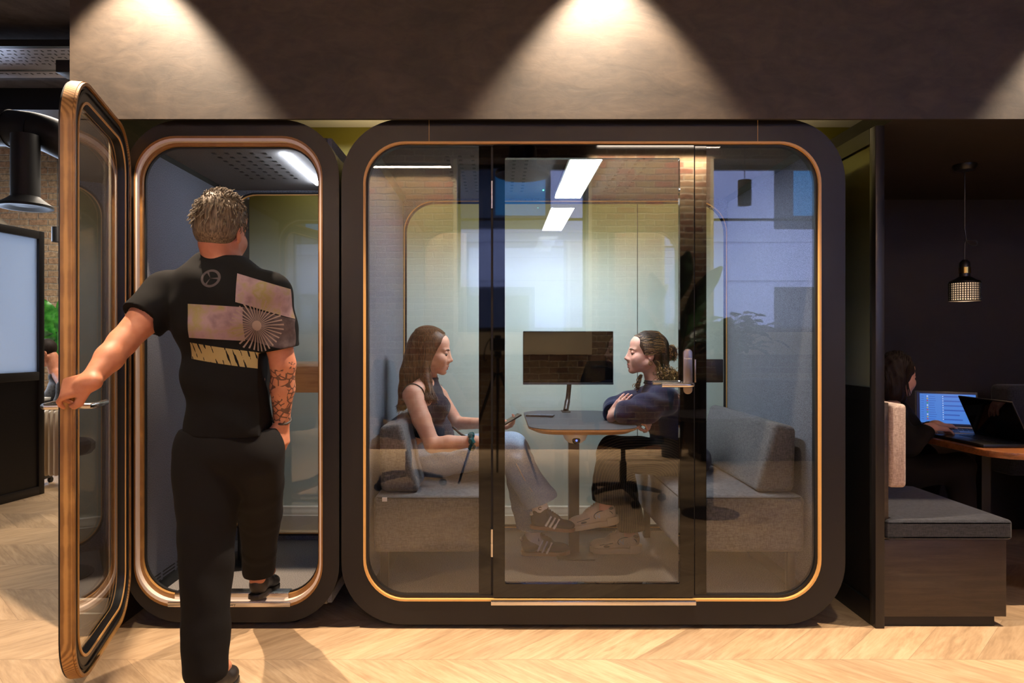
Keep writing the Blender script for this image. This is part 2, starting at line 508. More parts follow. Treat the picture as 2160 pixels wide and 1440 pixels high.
# ------------------------------------------------------------------ materials of the place
def m_floor():
    t = mat('oak_chevron', (0.5, 0.35, 0.2, 1), 0.38)
    sx = t.node('ShaderNodeSeparateXYZ'); t.link(t.geo(), sx.inputs[0]); x, y = sx.outputs[0], sx.outputs[1]
    W = 0.385
    a = t.math('DIVIDE', t.math('ADD', y, 0.29), W); c = t.math('FLOOR', a)
    v = t.math('MULTIPLY', t.math('SUBTRACT', a, c), W)
    s = t.math('SUBTRACT', t.math('MULTIPLY', t.math('FLOORED_MODULO', c, 2.0), 2.0), 1.0)
    q = t.math('DIVIDE', t.math('ADD', x, t.math('MULTIPLY', s, v)), 0.27)
    p = t.math('FLOOR', q); fr = t.math('SUBTRACT', q, p)
    e1 = t.math('LESS_THAN', t.math('MINIMUM', fr, t.math('SUBTRACT', 1.0, fr)), 0.004)
    e2 = t.math('LESS_THAN', t.math('MINIMUM', v, t.math('SUBTRACT', W, v)), 0.0014)
    edge = t.math('MAXIMUM', e1, e2)
    cb = t.node('ShaderNodeCombineXYZ'); t.link(p, cb.inputs[0]); t.link(c, cb.inputs[1])
    wn_ = t.node('ShaderNodeTexWhiteNoise'); wn_.noise_dimensions = '2D'; t.link(cb.outputs[0], wn_.inputs['Vector'])
    al = t.math('MULTIPLY', t.math('SUBTRACT', y, t.math('MULTIPLY', s, x)), 0.707)
    ac = t.math('MULTIPLY', t.math('ADD', x, t.math('MULTIPLY', s, y)), 0.707)
    g = t.node('ShaderNodeCombineXYZ'); t.link(t.math('MULTIPLY', al, 1.6), g.inputs[0])
    t.link(t.math('MULTIPLY', ac, 13.0), g.inputs[1]); t.link(t.math('MULTIPLY', wn_.outputs[0], 40.0), g.inputs[2])
    n1 = t.noise(g.outputs[0], 1.6, 6, 0.62, 1.2); n2 = t.noise(g.outputs[0], 9, 4, 0.6)
    f = t.math('ADD', t.math('MULTIPLY', n1, 0.7), t.math('MULTIPLY', n2, 0.3))
    base = t.ramp(f, [(0.30, rgb(150, 122, 92)), (0.52, rgb(184, 155, 121)), (0.72, rgb(202, 176, 144))])
    tone = t.math('ADD', 0.86, t.math('MULTIPLY', wn_.outputs[0], 0.24))
    hs = t.node('ShaderNodeHueSaturation'); t.link(tone, hs.inputs['Value']); t.link(base, hs.inputs['Color'])
    t.col(t.mix(t.math('MULTIPLY', edge, 0.5), hs.outputs[0], rgb(70, 48, 30)))
    t.link(t.math('ADD', 0.42, t.math('MULTIPLY', f, 0.2)), t.bsdf.inputs['Roughness'])
    t.bump(t.math('SUBTRACT', f, edge), 0.12, 0.001)
m_floor()
def plaster(name, c1, c2, rough=0.6):
    t = mat(name, c1, rough)
    n = t.noise(t.mapv(t.geo(), (1, 1, 1.4)), 2.3, 7, 0.62, 1.6); n2 = t.noise(t.mapv(t.geo(), (1, 1, 2.2), (0, 0.5, 0)), 9, 5, 0.6, 1.0)
    f = t.math('ADD', t.math('MULTIPLY', n, 0.6), t.math('MULTIPLY', n2, 0.4))
    t.col(t.ramp(f, [(0.36, c1), (0.64, c2)])); t.bump(f, 0.35, 0.004)
plaster('brown_plaster', rgb(33, 28, 23), rgb(62, 53, 44))
plaster('dark_brown_paint', rgb(34, 28, 25), rgb(42, 34, 30), 0.7)
plaster('concrete_ceiling', rgb(70, 68, 72), rgb(100, 97, 102), 0.8)
def m_brick(name, cols, mortar):
    t = mat(name, (0.3, 0.2, 0.15, 1), 0.9, spec=0.2)
    sx = t.node('ShaderNodeSeparateXYZ'); t.link(t.geo(), sx.inputs[0])
    cb = t.node('ShaderNodeCombineXYZ'); t.link(t.math('ADD', sx.outputs[0], sx.outputs[1]), cb.inputs[0]); t.link(sx.outputs[2], cb.inputs[1])
    ns = t.node('ShaderNodeTexNoise'); ns.inputs['Scale'].default_value = 9; ns.inputs['Detail'].default_value = 4; t.link(t.geo(), ns.inputs['Vector'])
    w1 = t.node('ShaderNodeVectorMath'); w1.operation = 'SCALE'; w1.inputs[3].default_value = 0.03
    t.link(ns.outputs[1], w1.inputs[0])
    ad = t.node('ShaderNodeVectorMath'); t.link(cb.outputs[0], ad.inputs[0]); t.link(w1.outputs[0], ad.inputs[1])
    b = t.node('ShaderNodeTexBrick'); t.link(ad.outputs[0], b.inputs['Vector'])
    b.inputs['Scale'].default_value = 1.0; b.inputs['Mortar Size'].default_value = 0.009; b.inputs['Mortar Smooth'].default_value = 0.6
    b.inputs['Brick Width'].default_value = 0.225; b.inputs['Row Height'].default_value = 0.075; b.inputs['Bias'].default_value = 0.0
    b.inputs['Color1'].default_value = cols[0]; b.inputs['Color2'].default_value = cols[1]; b.inputs['Mortar'].default_value = mortar
    n = t.noise(t.geo(), 26, 5, 0.7); n3 = t.noise(t.geo(), 3.2, 3)
    c = t.mix(t.math('MULTIPLY', n3, 0.45), b.outputs[0], cols[2])
    c = t.mix(t.ramp(n, [(0.3, (0.7, 0.7, 0.7, 1)), (0.7, (0, 0, 0, 1))]), c, rgb(60, 45, 36))
    t.col(c)
    h = t.math('ADD', t.math('SUBTRACT', 1.0, b.outputs['Fac']), t.math('MULTIPLY', n, 0.8)); t.bump(h, 0.9, 0.012)
m_brick('stock_brick', (rgb(134, 84, 66), rgb(190, 166, 124), rgb(112, 84, 66)), rgb(214, 202, 176))
m_brick('pale_brick', (rgb(214, 190, 156), rgb(200, 160, 130), rgb(205, 180, 145)), rgb(212, 205, 190))
def m_olive_mint():
    t = mat('ombre_wall_paint', (0.6, 0.6, 0.6, 1), 0.55)  # base colour runs from pale mint low down to olive high up
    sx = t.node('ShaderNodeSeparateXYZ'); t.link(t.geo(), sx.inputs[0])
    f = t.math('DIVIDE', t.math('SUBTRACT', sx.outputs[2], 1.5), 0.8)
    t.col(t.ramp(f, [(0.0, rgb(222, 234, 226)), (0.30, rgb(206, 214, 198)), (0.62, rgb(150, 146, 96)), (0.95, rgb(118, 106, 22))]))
m_olive_mint()
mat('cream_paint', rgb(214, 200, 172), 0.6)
mat('white_paint', rgb(225, 222, 214), 0.45)
mat('skirting_paint', rgb(222, 214, 198), 0.35)
mat('black_laminate', rgb(27, 25, 26), 0.42, spec=0.35)
mat('black_shell', rgb(20, 19, 19), 0.5)
mat('black_metal', rgb(22, 21, 22), 0.38)
mat('black_gloss', rgb(6, 6, 7), 0.03, spec=0.5)
mat('black_rubber', rgb(14, 14, 15), 0.6)
mat('black_plastic', rgb(18, 18, 20), 0.42)
mat('steel', rgb(205, 200, 196), 0.22, metal=1.0)
mat('brushed_bronze', rgb(150, 138, 128), 0.32, metal=1.0)
mat('brass', rgb(200, 160, 80), 0.25, metal=1.0)
mat('seal_grey', rgb(236, 220, 206), 0.5)
ply('ply_edge', rgb(196, 148, 84), rgb(140, 98, 50))
mat('wood_trim', rgb(228, 176, 104), 0.35)
wood('ply_face', rgb(178, 132, 86), rgb(212, 168, 118), 0.4, (1, 14, 14))
speckle('felt_wall', rgb(62, 66, 76), rgb(132, 138, 152), scale=300)
speckle('felt_ceiling', rgb(48, 48, 50), rgb(92, 91, 90), scale=260)
speckle('carpet', rgb(88, 84, 82), rgb(178, 172, 166), scale=240, bumps=0.6)
weave('sofa_fabric', rgb(76, 74, 76), rgb(106, 104, 105))
weave('bench_dark_fabric', rgb(32, 34, 39), rgb(54, 56, 63))
weave('pink_grey_fabric', rgb(148, 130, 122), rgb(188, 170, 160))
wood('dark_veneer', rgb(46, 38, 32), rgb(66, 55, 46), 0.5, (1, 12, 12), 4)
wood('walnut_table', rgb(96, 54, 28), rgb(150, 92, 52), 0.3, (2, 16, 16), 3)
mat('table_linoleum', rgb(58, 60, 66), 0.4)
mat('led_cool', (1, 1, 1, 1), 0.5, emit=(0.86, 0.92, 1.0, 1), estr=85.0)
mat('led_warm', (1, 1, 1, 1), 0.5, emit=(1.0, 0.83, 0.66, 1), estr=26.0)
glass('pod_glass', (0.955, 0.965, 0.96, 1), boost=1.5)
glass('window_glass', (0.97, 0.98, 1, 1))
def frosted(name, tint):
    m = bpy.data.materials.new(name); m.use_nodes = True; t = NT(m); t.n.remove(t.bsdf)
    a = t.node('ShaderNodeBsdfTranslucent'); a.inputs[0].default_value = tint
    d = t.node('ShaderNodeBsdfDiffuse'); d.inputs[0].default_value = tint
    g = t.node('ShaderNodeBsdfGlossy'); g.inputs['Roughness'].default_value = 0.12
    m1 = t.node('ShaderNodeMixShader'); m1.inputs[0].default_value = 0.25; t.link(a.outputs[0], m1.inputs[1]); t.link(d.outputs[0], m1.inputs[2])
    m2 = t.node('ShaderNodeMixShader'); m2.inputs[0].default_value = 0.06; t.link(m1.outputs[0], m2.inputs[1]); t.link(g.outputs[0], m2.inputs[2])
    t.link(m2.outputs[0], t.out.inputs[0]); MATS[name] = m
frosted('frosted_glass', (0.78, 0.86, 0.95, 1))
# ------------------------------------------------------------------ the room
PX0, PX1 = -1.832, -1.664           # plaster pier beside the booth
NZ = 2.206                          # underside of the bulkhead and of the nook
YW = 1.60                           # wall behind the pods
YB = -5.0                           # window wall behind the photographer
struct('floor', MB().box((-9, -5.4, -0.1), (7, 6.2, 0)), 'oak_chevron')
struct('wall_bulkhead', MB().box((PX0, -0.06, NZ), (6.0, -0.045, 3.62)), 'brown_plaster')
struct('wall_pier', MB().box((PX0, -0.059, 0), (PX1, YW, NZ + 0.001)), 'brown_plaster')
struct('wall_pier_upper', MB().box((PX0, 0.02, NZ), (PX0 + 0.08, YW, 3.62)), 'brown_plaster')
b = MB()
prof = [(0, 0), (0.018, 0), (0.018, 0.095), (0.014, 0.100), (0.014, 0.122), (0.010, 0.128), (0.010, 0.150), (0.004, 0.157), (0, 0.157)]
b.prism([(-0.059 - d, z) for d, z in prof], 'x', PX0 - 0.012, PX1)
b.box((PX0 - 0.016, -0.076, 0), (PX0, YW, 0.14), 0.004)
struct('baseboard_pier', b, 'skirting_paint')
struct('ceiling_over_nook', MB().box((1.70, -0.045, 2.69), (3.4, YW, 2.78)), 'cream_paint')
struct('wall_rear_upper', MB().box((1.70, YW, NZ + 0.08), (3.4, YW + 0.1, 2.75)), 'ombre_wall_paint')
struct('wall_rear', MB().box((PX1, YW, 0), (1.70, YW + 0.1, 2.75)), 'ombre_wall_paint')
b = MB(); b.prism([(YW - d, z) for d, z in prof], 'x', PX1, 1.70)
struct('baseboard_rear', b, 'skirting_paint')
struct('ceiling_behind_bulkhead', MB().box((PX0 + 0.08, -0.045, 2.69), (1.70, YW, 2.78)), 'cream_paint')
struct('trim_corner', MB().box((PX1 - 0.001, -0.0605, 0.16), (PX1 + 0.0035, -0.050, NZ)), 'cream_paint')  # thin cream strip along the pier's front right edge
struct('ceiling_nook', MB().box((1.70, -0.045, NZ), (6.0, YW + 0.1, NZ + 0.08)), 'dark_brown_paint')
struct('wall_nook_rear', MB().box((1.70, YW, 0), (6.0, YW + 0.1, NZ)), 'dark_brown_paint')
struct('wall_nook_right', MB().box((4.3, 0.0, 0), (4.4, YW, NZ)), 'dark_brown_paint')
struct('ceiling', MB().box((-9, -5.4, 3.6), (7, 6.2, 3.7)), 'concrete_ceiling')
struct('wall_right', MB().box((6.0, -5.4, 0), (6.1, 1.7, 3.6)), 'dark_brown_paint')
struct('wall_left', MB().box((-9.0, -5.4, 0), (-8.9, 6.2, 3.6)), 'white_paint')
struct('wall_behind_pier', MB().box((PX0, YW, 0), (PX0 + 0.08, 5.5, 3.6)), 'brown_plaster')
# window wall behind the photographer: brick piers, plaster sills, two tall windows
def window_wall():
    t = 0.35; y0, y1 = YB - t, YB
    b = MB()
    for xa, xb in [(-9, -3.1), (-1.75, -0.52), (1.10, 2.49), (5.6, 6.1)]: b.box((xa, y0, 0), (xb, y1, 3.6))
    for xa, xb in [(-3.1, -1.75), (-0.52, 1.10), (2.49, 5.6)]:
        b.box((xa, y0, 0), (xb, y1, 1.11)); b.box((xa, y0, 3.40), (xb, y1, 3.6))
    struct('wall_window_side', b, 'stock_brick')
    for k, (xa, xb) in enumerate([(-3.1, -1.75), (-0.52, 1.10), (2.49, 5.6)]):
        b = MB(); b.box((xa, y0, 1.11), (xb, y1 + 0.01, 1.37)); b.box((xa, y0, 1.37), (xa + 0.04, y1, 3.40)); b.box((xb - 0.04, y0, 1.37), (xb, y1, 3.40))
        struct('trim_%d' % (k + 1), b, 'cream_paint')
        fr = MB(); xs = [xa + 0.04, xb - 0.04]
        n = 1 if xb - xa < 2 else 2
        for i in range(n + 1):
            x = xs[0] + (xs[1] - xs[0]) * i / n; fr.box((x - 0.03, y0 + 0.02, 1.37), (x + 0.03, y0 + 0.08, 3.40))
        for z, q in ((1.40, 0.03), (3.37, 0.03), (2.74, 0.012)): fr.box((xs[0], y0 + 0.02, z - q), (xs[1], y0 + 0.08, z + q))
        w_ = struct('window_%d' % (k + 1), fr, 'black_metal')
        mk('window_pane', MB().box((xs[0], y0 + 0.045, 1.40), (xs[1], y0 + 0.055, 3.38)), 'window_glass', w_)
window_wall()
# the building across the street, seen in the panes' reflections
mat('render_facade', rgb(222, 222, 238), 0.8)
mat('facade_dark_glass', rgb(40, 48, 64), 0.2)
mat('turquoise_blind', rgb(70, 170, 205), 0.7)
def facade():
    root = thing('building', (2, -10, -4), 'pale rendered building across the street with dark windows and turquoise blinds', 'building')
    mk('wall', MB().box((-12, -10.4, -4), (18, -10.0, 9)), 'render_facade', root)
    b = MB(); b.box((-12, -10.0, 3.15), (18, -9.9, 3.3)); b.box((-12, -10.0, 2.42), (18, -9.92, 2.50)); b.box((-12, -10.0, 1.38), (18, -9.9, 1.46))
    mk('string_course', b, 'render_facade', root)
    for xa, za, xb, zb in [(-0.9, 3.4, 1.0, 5.2), (-0.9, 0.0, 0.7, 2.3), (5.25, 3.4, 7.3, 5.2), (5.25, 0.0, 7.6, 2.3), (-5, 3.4, -3.2, 5.2), (-5, 0, -3.2, 2.3), (9.5, 3.4, 11.8, 5.2)]:
        wdw = mk('window', MB().box((xa, -10.02, za), (xb, -9.98, zb)), 'facade_dark_glass', root)
        if za > 3: mk('blind', MB().box((xa + (xb - xa) * (0.17 if xa > 5 else 0.45), -9.975, za + 0.25), (xb - 0.1, -9.965, zb)), 'turquoise_blind', wdw)
facade()
# ------------------------------------------------------------------ office pods
def perforations(mb, xs, ys, z):
    for x in xs:
        for y in ys: mb.box((x - 0.008, y - 0.012, z - 0.0012), (x + 0.008, y + 0.012, z + 0.001))
# ---- two-person meeting pod
MPX0, MPX1, MPZ0, MPZ1 = -0.683, 1.518, 0.018, 2.226
YR = 1.20
IX0, IX1, IZ0, IZ1 = -0.578, 1.403, 0.130, 2.118      # glazed opening
def meeting_pod():
    root = thing('meeting_pod', (0.4175, 0.0, 0.0), 'large black rounded office pod with glass front, two women sitting inside', 'office pod', None)
    N = 12
    out = rrect(MPX0, MPX1, MPZ0, MPZ1, 0.27, N); inn = rrect(IX0 - 0.006, IX1 + 0.006, IZ0 - 0.006, IZ1 + 0.006, 0.18, N)
    b = MB().ring(out, inn, 0.0, 0.05); b.cur = 1
    for x in (-0.30, 1.135):
        b.box((x - 0.0008, -0.0012, IZ1 + 0.008), (x + 0.0008, 0.001, MPZ1 - 0.002)); 
    b.box((-0.30, -0.0012, IZ0 - 0.012), (-0.299, 0.001, IZ0 - 0.004))
    mk('front_frame', b, ['black_laminate', 'wood_trim'], root)
    mk('wood_edge', MB().ring(rrect(IX0 - 0.009, IX1 + 0.009, IZ0 - 0.009, IZ1 + 0.009, 0.183, N), rrect(IX0, IX1, IZ0, IZ1, 0.175, N), -0.004, 0.03), 'wood_trim', root)
    mk('gasket', MB().ring(rrect(IX0, IX1, IZ0, IZ1, 0.175, N), rrect(IX0 + 0.010, IX1 - 0.010, IZ0 + 0.012, IZ1 - 0.006, 0.168, N), 0.012, 0.045), 'black_rubber', root)
    o2 = rrect(MPX0 + 0.004, MPX1 - 0.004, MPZ0 + 0.004, MPZ1 - 0.004, 0.268, N)
    i2 = rrect(-0.595, 1.42, 0.088, 2.150, 0.10, N)
    mk('outer_shell', MB().ring(o2, i2, 0.05, YR + 0.03), 'black_shell', root)
    for x, y in ((MPX0 + 0.35, 0.12), (MPX1 - 0.35, 0.12), (MPX0 + 0.35, 1.08), (MPX1 - 0.35, 1.08)):
        mk('foot', MB().lathe([(0.03, 0), (0.03, 0.022)], (x, y, 0)), 'black_rubber', root)
    # lining
    wl = mk('side_lining', MB().box((-0.600, 0.05, 0.09), (-0.580, YR, 2.15), 0.004), 'felt_wall', root)
    wr = mk('side_lining', MB().box((1.405, 0.05, 0.09), (1.425, YR, 2.15), 0.004), 'felt_wall', root)
    b = MB().box((-0.579, 0.05, 2.130), (1.404, YR, 2.155)); b.cur = 1
    ys = [0.25 + 0.075 * i for i in range(11)]
    perforations(b, [-0.24, -0.18, -0.12, -0.06], ys, 2.130); perforations(b, [0.02, 0.08, 0.14], ys, 2.130); perforations(b, [0.62, 0.68, 0.74], ys, 2.130)
    mk('ceiling_panel', b, ['felt_ceiling', 'black_rubber'], root)
    mk('carpet_floor', MB().box((-0.579, 0.05, 0.086), (1.404, YR, 0.100)), 'carpet', root)
    lt = mk('light_panel', MB().box((0.330, 0.18, 2.104), (0.495, 1.06, 2.130), 0.004), 'steel', root)
    mk('diffuser', MB().box((0.339, 0.19, 2.101), (0.486, 1.05, 2.106)), 'led_cool', lt)
    mk('sensor_light', MB().lathe([(0.004, 0), (0.004, 0.004)], (0.262, 0.95, 2.123)), 'green_led', root)
    # rear frame and rear glass
    bo = rrect(-0.579, 1.404, 0.101, 2.129, 0.03, N); bi = rrect(-0.572, 1.397, 0.122, 2.112, 0.19, N)
    mk('rear_frame', MB().ring(bo, bi, YR - 0.004, YR + 0.03), 'felt_wall', root)
    mk('rear_wood_edge', MB().ring(rrect(-0.574, 1.399, 0.120, 2.114, 0.192, N), rrect(-0.568, 1.393, 0.126, 2.108, 0.187, N), YR - 0.008, YR + 0.005), 'wood_trim', root)
    mk('rear_gasket', MB().ring(rrect(-0.568, 1.393, 0.126, 2.108, 0.187, N), rrect(-0.556, 1.381, 0.138, 2.096, 0.177, N), YR - 0.006, YR + 0.005), 'black_rubber', root)
    rg = mk('rear_glass', MB().prism(rrect(-0.566, 1.391, 0.128, 2.106, 0.185, N), 'y', YR + 0.006, YR + 0.014), 'pod_glass', root, sharp=20)
    mk('glass_joint', MB().box((0.853, YR + 0.004, 0.13), (0.857, YR + 0.006, 2.10)), 'black_rubber', rg)
    # front fixed panes, each a piece of the rounded opening
    full = rrect(IX0 + 0.008, IX1 - 0.008, IZ0 + 0.010, IZ1 - 0.004, 0.168, N)
    Lp = [p for p in full if p[0] < 0.2]; xl = -0.030; xr = 0.866
    left = [(xl, IZ1 - 0.004)] + Lp + [(xl, IZ0 + 0.010)]
    Rp = [p for p in full if p[0] > 0.6]
    i0 = [i for i, p in enumerate(full) if p[0] > 0.6]
    ang = sorted(Rp, key=lambda p: math.atan2(p[1] - 1.1, p[0] - 0.866))
    right = [(xr, IZ0 + 0.010)] + ang + [(xr, IZ1 - 0.004)]
    gl = mk('fixed_glass', MB().prism(left, 'y', 0.020, 0.028), 'pod_glass', root, sharp=20)
    gr = mk('fixed_glass', MB().prism(right, 'y', 0.020, 0.028), 'pod_glass', root, sharp=20)
    mk('black_border', MB().box((-0.083, 0.016, IZ0 + 0.010), (-0.030, 0.032, IZ1 - 0.004)), 'black_gloss', gl)
    mk('black_border', MB().box((0.866, 0.016, IZ0 + 0.010), (0.916, 0.032, IZ1 - 0.004)), 'black_gloss', gr)
    bk = mk('booking_screen', MB().box((0.917, 0.034, 1.073), (0.997, 0.048, 1.176), 0.004), 'black_plastic', root)
    mk('door_gaskets', MB().box((-0.031, 0.020, IZ0 + 0.01), (-0.018, 0.045, IZ1 - 0.004)).box((0.856, 0.020, IZ0 + 0.01), (0.868, 0.045, IZ1 - 0.004)).box((-0.03, 0.020, IZ1 - 0.012), (0.868, 0.045, IZ1 - 0.003)), 'black_rubber', root)
    # door
    dx0, dx1, dz0, dz1 = -0.020, 0.858, 0.135, 2.112
    wx0, wx1, wz0, wz1 = 0.031, 0.797, 0.194, 2.057
    dr = mk('door', MB().ring(rrect(dx0, dx1, dz0, dz1, 0.003, 4), rrect(wx0, wx1, wz0, wz1, 0.008, 4), 0.004, 0.034), 'black_gloss', root)
    mk('door_glass', MB().box((wx0 - 0.004, 0.010, wz0 - 0.004), (wx1 + 0.004, 0.020, wz1 + 0.004)), 'pod_glass', dr)
    for z in (1.895, 0.375):
        h = mk('hinge', MB().lathe([(0.0, -0.060), (0.0055, -0.060), (0.0055, -0.003), (0.0045, -0.003), (0.0045, 0.003), (0.0055, 0.003), (0.0055, 0.060), (0, 0.060)], (-0.026, 0.0, z), 'z', 16), 'steel', root)
    pl = MB(); pl.prism([(0.829 + 0.0205 * math.cos(a), 1.2225 - 0.0205 + 0.0205 * math.sin(a)) for a in np.linspace(0, PI, 13)] +
                        [(0.829 + 0.0205 * math.cos(a), 1.0245 + 0.0205 + 0.0205 * math.sin(a)) for a in np.linspace(PI, 2 * PI, 13)], 'y', -0.006, 0.004, 0.002)
    ho = mk('handle_plate', pl, 'brushed_bronze', dr)
    z = 1.068
    b = MB(); b.tube([(0.836, -0.002, z), (0.836, -0.040, z)] + bez((0.836, -0.040, z), (0.836, -0.062, z), (0.826, -0.066, z), (0.808, -0.066, z), 6)[1:] + [(0.700, -0.066, z)], 0.0105, 16)
    mk('lever_handle', b, 'steel', dr)
    b = MB(); b.tube([(0.836, 0.034, z), (0.836, 0.075, z)] + bez((0.836, 0.075, z), (0.836, 0.098, z), (0.826, 0.104, z), (0.808, 0.104, z), 6)[1:] + [(0.700, 0.104, z)], 0.0105, 16)
    mk('inner_lever_handle', b, 'steel', dr)
    mk('strike_plate', MB().box((0.8585, -0.004, 1.076), (0.8650, 0.03, 1.176), 0.001), 'brushed_bronze', root)
    mk('threshold', MB().box((-0.030, -0.018, 0.108), (0.862, 0.05, 0.126), 0.002), 'steel', root)
    # maker's word on the plate
    text('lettering', 'Framery', 0.0105, (0.829, -0.0064, 1.1765), 0, 'white_paint', ho)
    return root
mat('green_led', (0, 0, 0, 1), 0.5, emit=(0.1, 1.0, 0.4, 1), estr=6)
meeting_pod()
# ---- single-person phone booth
BX0, BX1, BZ0, BZ1 = -1.632, -0.693, 0.028, 2.222
def phone_booth():
    root = thing('phone_booth', (-1.16, 0, 0), 'narrow black rounded phone booth with its door swung open, a man stepping in', 'office pod')
    N = 12; r = 0.21
    ox0, ox1, oz0, oz1 = -1.588, -0.765, 0.095, 2.151      # outer edge of the wooden ring
    mk('front_frame', MB().ring(rrect(BX0, BX1, BZ0, BZ1, 0.25, N), rrect(ox0, ox1, oz0, oz1, r - 0.03, N), 0.0, 0.06), 'black_laminate', root)
    # stepped plywood reveal with a grey door seal between two bands
    a = rrect(ox0, ox1, oz0, oz1, r - 0.03, N); b_ = rrect(ox0 + 0.006, ox1 - 0.006, oz0 + 0.012, oz1 - 0.010, r - 0.035, N)
    c_ = rrect(ox0 + 0.013, ox1 - 0.013, oz0 + 0.026, oz1 - 0.023, r - 0.04, N); d_ = rrect(ox0 + 0.024, ox1 - 0.024, oz0 + 0.046, oz1 - 0.036, r - 0.05, N)
    e_ = rrect(ox0 + 0.030, ox1 - 0.030, oz0 + 0.052, oz1 - 0.042, r - 0.055, N)
    rg = MB()
    n = len(a)
    def band(mb, L0, y0, L1, y1):
        vs = [(u, y0, v) for u, v in L0] + [(u, y1, v) for u, v in L1]
        mb.add(vs, [(i, n + i, n + (i + 1) % n, (i + 1) % n) for i in range(n)])
    w1 = MB(); w1.ring(a, b_, -0.002, 0.06); w1.ring(c_, d_, 0.024, 0.060)
    mk('plywood_ring', w1, 'ply_edge', root)
    mk('door_seal', MB().ring(b_, c_, -0.001, 0.05), 'seal_grey', root)
    mk('gasket', MB().ring(d_, e_, 0.040, 0.054), 'black_rubber', root)
    th = mk('threshold', MB().box((-1.44, -0.006, 0.097), (-0.905, 0.03, 0.118), 0.002).box((-1.42, 0.018, 0.120), (-0.92, 0.075, 0.150), 0.002), 'steel', root)
    text('lettering', 'Framery', 0.016, (-1.17, -0.0066, 0.1025), 0, 'black_rubber', th)
    o2 = rrect(BX0 + 0.004, BX1 - 0.004, BZ0 + 0.004, BZ1 - 0.004, 0.248, N); i2 = rrect(-1.600, -0.740, 0.085, 2.160, 0.08, N)
    mk('outer_shell', MB().ring(o2, i2, 0.06, 1.03), 'black_shell', root)
    for x, y in ((-1.40, 0.1), (-0.92, 0.1), (-1.40, 0.9), (-0.92, 0.9)):
        mk('foot', MB().lathe([(0.03, 0), (0.03, 0.032)], (x, y, 0)), 'black_rubber', root)
    b = MB().box((-1.602, 0.06, 0.09), (-1.580, 1.0, 2.16), 0.004); b.cur = 1
    for i in range(3):
        for k in range(6): b.box((-1.5805, 0.10 + k * 0.14, 0.135 + i * 0.016), (-1.5790, 0.22 + k * 0.14, 0.141 + i * 0.016))
    mk('side_lining', b, ['felt_wall', 'black_rubber'], root)
    mk('side_lining', MB().box((-0.760, 0.06, 0.09), (-0.738, 1.0, 2.16), 0.004), 'felt_wall', root)
    b = MB().box((-1.579, 0.06, 2.135), (-0.761, 1.0, 2.160)); b.cur = 1; perforations(b, [-1.33 + 0.06 * i for i in range(5)], [0.22 + 0.07 * i for i in range(8)], 2.135)
    mk('ceiling_panel', b, ['felt_ceiling', 'black_rubber'], root)
    mk('light_strip', MB().box((-1.010, 0.20, 2.122), (-0.984, 0.82, 2.135), 0.003), 'led_cool_strip', root)
    mk('carpet_floor', MB().box((-1.579, 0.06, 0.086), (-0.761, 1.0, 0.100)), 'carpet', root)
    bo = rrect(-1.579, -0.761, 0.101, 2.134, 0.03, N); bi = rrect(-1.572, -0.768, 0.128, 2.120, 0.17, N)
    mk('rear_frame', MB().ring(bo, bi, 0.996, 1.03), 'felt_wall', root)
    mk('rear_gasket', MB().ring(rrect(-1.572, -0.768, 0.128, 2.120, 0.17, N), rrect(-1.562, -0.778, 0.138, 2.110, 0.162, N), 0.992, 1.005), 'black_rubber', root)
    mk('rear_wood_edge', MB().ring(rrect(-1.562, -0.778, 0.138, 2.110, 0.162, N), rrect(-1.557, -0.783, 0.143, 2.105, 0.158, N), 0.992, 1.005), 'wood_trim', root)
    mk('rear_glass', MB().prism(rrect(-1.563, -0.777, 0.137, 2.111, 0.163, N), 'y', 1.006, 1.014), 'pod_glass', root, sharp=20)
    ds = mk('desk_shelf', MB().prism([(0.56, 0.99), (0.56, 1.125), (0.575, 1.14), (0.985, 1.14), (0.985, 1.115), (0.600, 1.115), (0.600, 0.99)], 'x', -1.20, -0.764, 0.003), 'ply_face', root)
    # door: closed shape first, then turned on the hinge axis
    dx0, dx1 = ox0 + 0.002, ox0 + 0.772; dz0, dz1 = oz0 + 0.002, oz1 - 0.002
    hx, hy, ang = -1.600, -0.012, math.radians(-74.0)
    Mh = Matrix.Translation((hx, hy, 0)) @ Matrix.Rotation(ang, 4, 'Z') @ Matrix.Translation((-hx, -hy, 0))
    d0 = rrect(dx0, dx1, dz0, dz1, r - 0.03, N); d1 = rrect(dx0 + 0.010, dx1 - 0.010, dz0 + 0.010, dz1 - 0.010, r - 0.04, N)
    d2 = rrect(dx0 + 0.060, dx1 - 0.060, dz0 + 0.060, dz1 - 0.060, r - 0.08, N)
    d3 = rrect(dx0 + 0.068, dx1 - 0.068, dz0 + 0.068, dz1 - 0.068, r - 0.085, N)
    yf, yb = -0.052, -0.014
    door = mk('door', MB().ring(d0, d3, yf, yb).xf(Mh), 'black_laminate', root)
    mk('plywood_edge', MB().ring(d0, d1, yb - 0.001, yb + 0.010).ring(rrect(dx0 - 0.003, dx1 + 0.003, dz0 - 0.003, dz1 + 0.003, r - 0.027, N), d0, yf + 0.006, yb + 0.002).xf(Mh), 'ply_edge', door)
    mk('inner_wood_ring', MB().ring(d2, d3, yb + 0.0002, yb + 0.004).ring(d2, d3, yf - 0.004, yf - 0.0002).xf(Mh), 'wood_trim', door)
    mk('door_seal', MB().ring(rrect(dx0 + 0.022, dx1 - 0.022, dz0 + 0.022, dz1 - 0.022, r - 0.05, N), rrect(dx0 + 0.032, dx1 - 0.032, dz0 + 0.032, dz1 - 0.032, r - 0.06, N), yb - 0.001, yb + 0.006).xf(Mh), 'black_rubber', door)
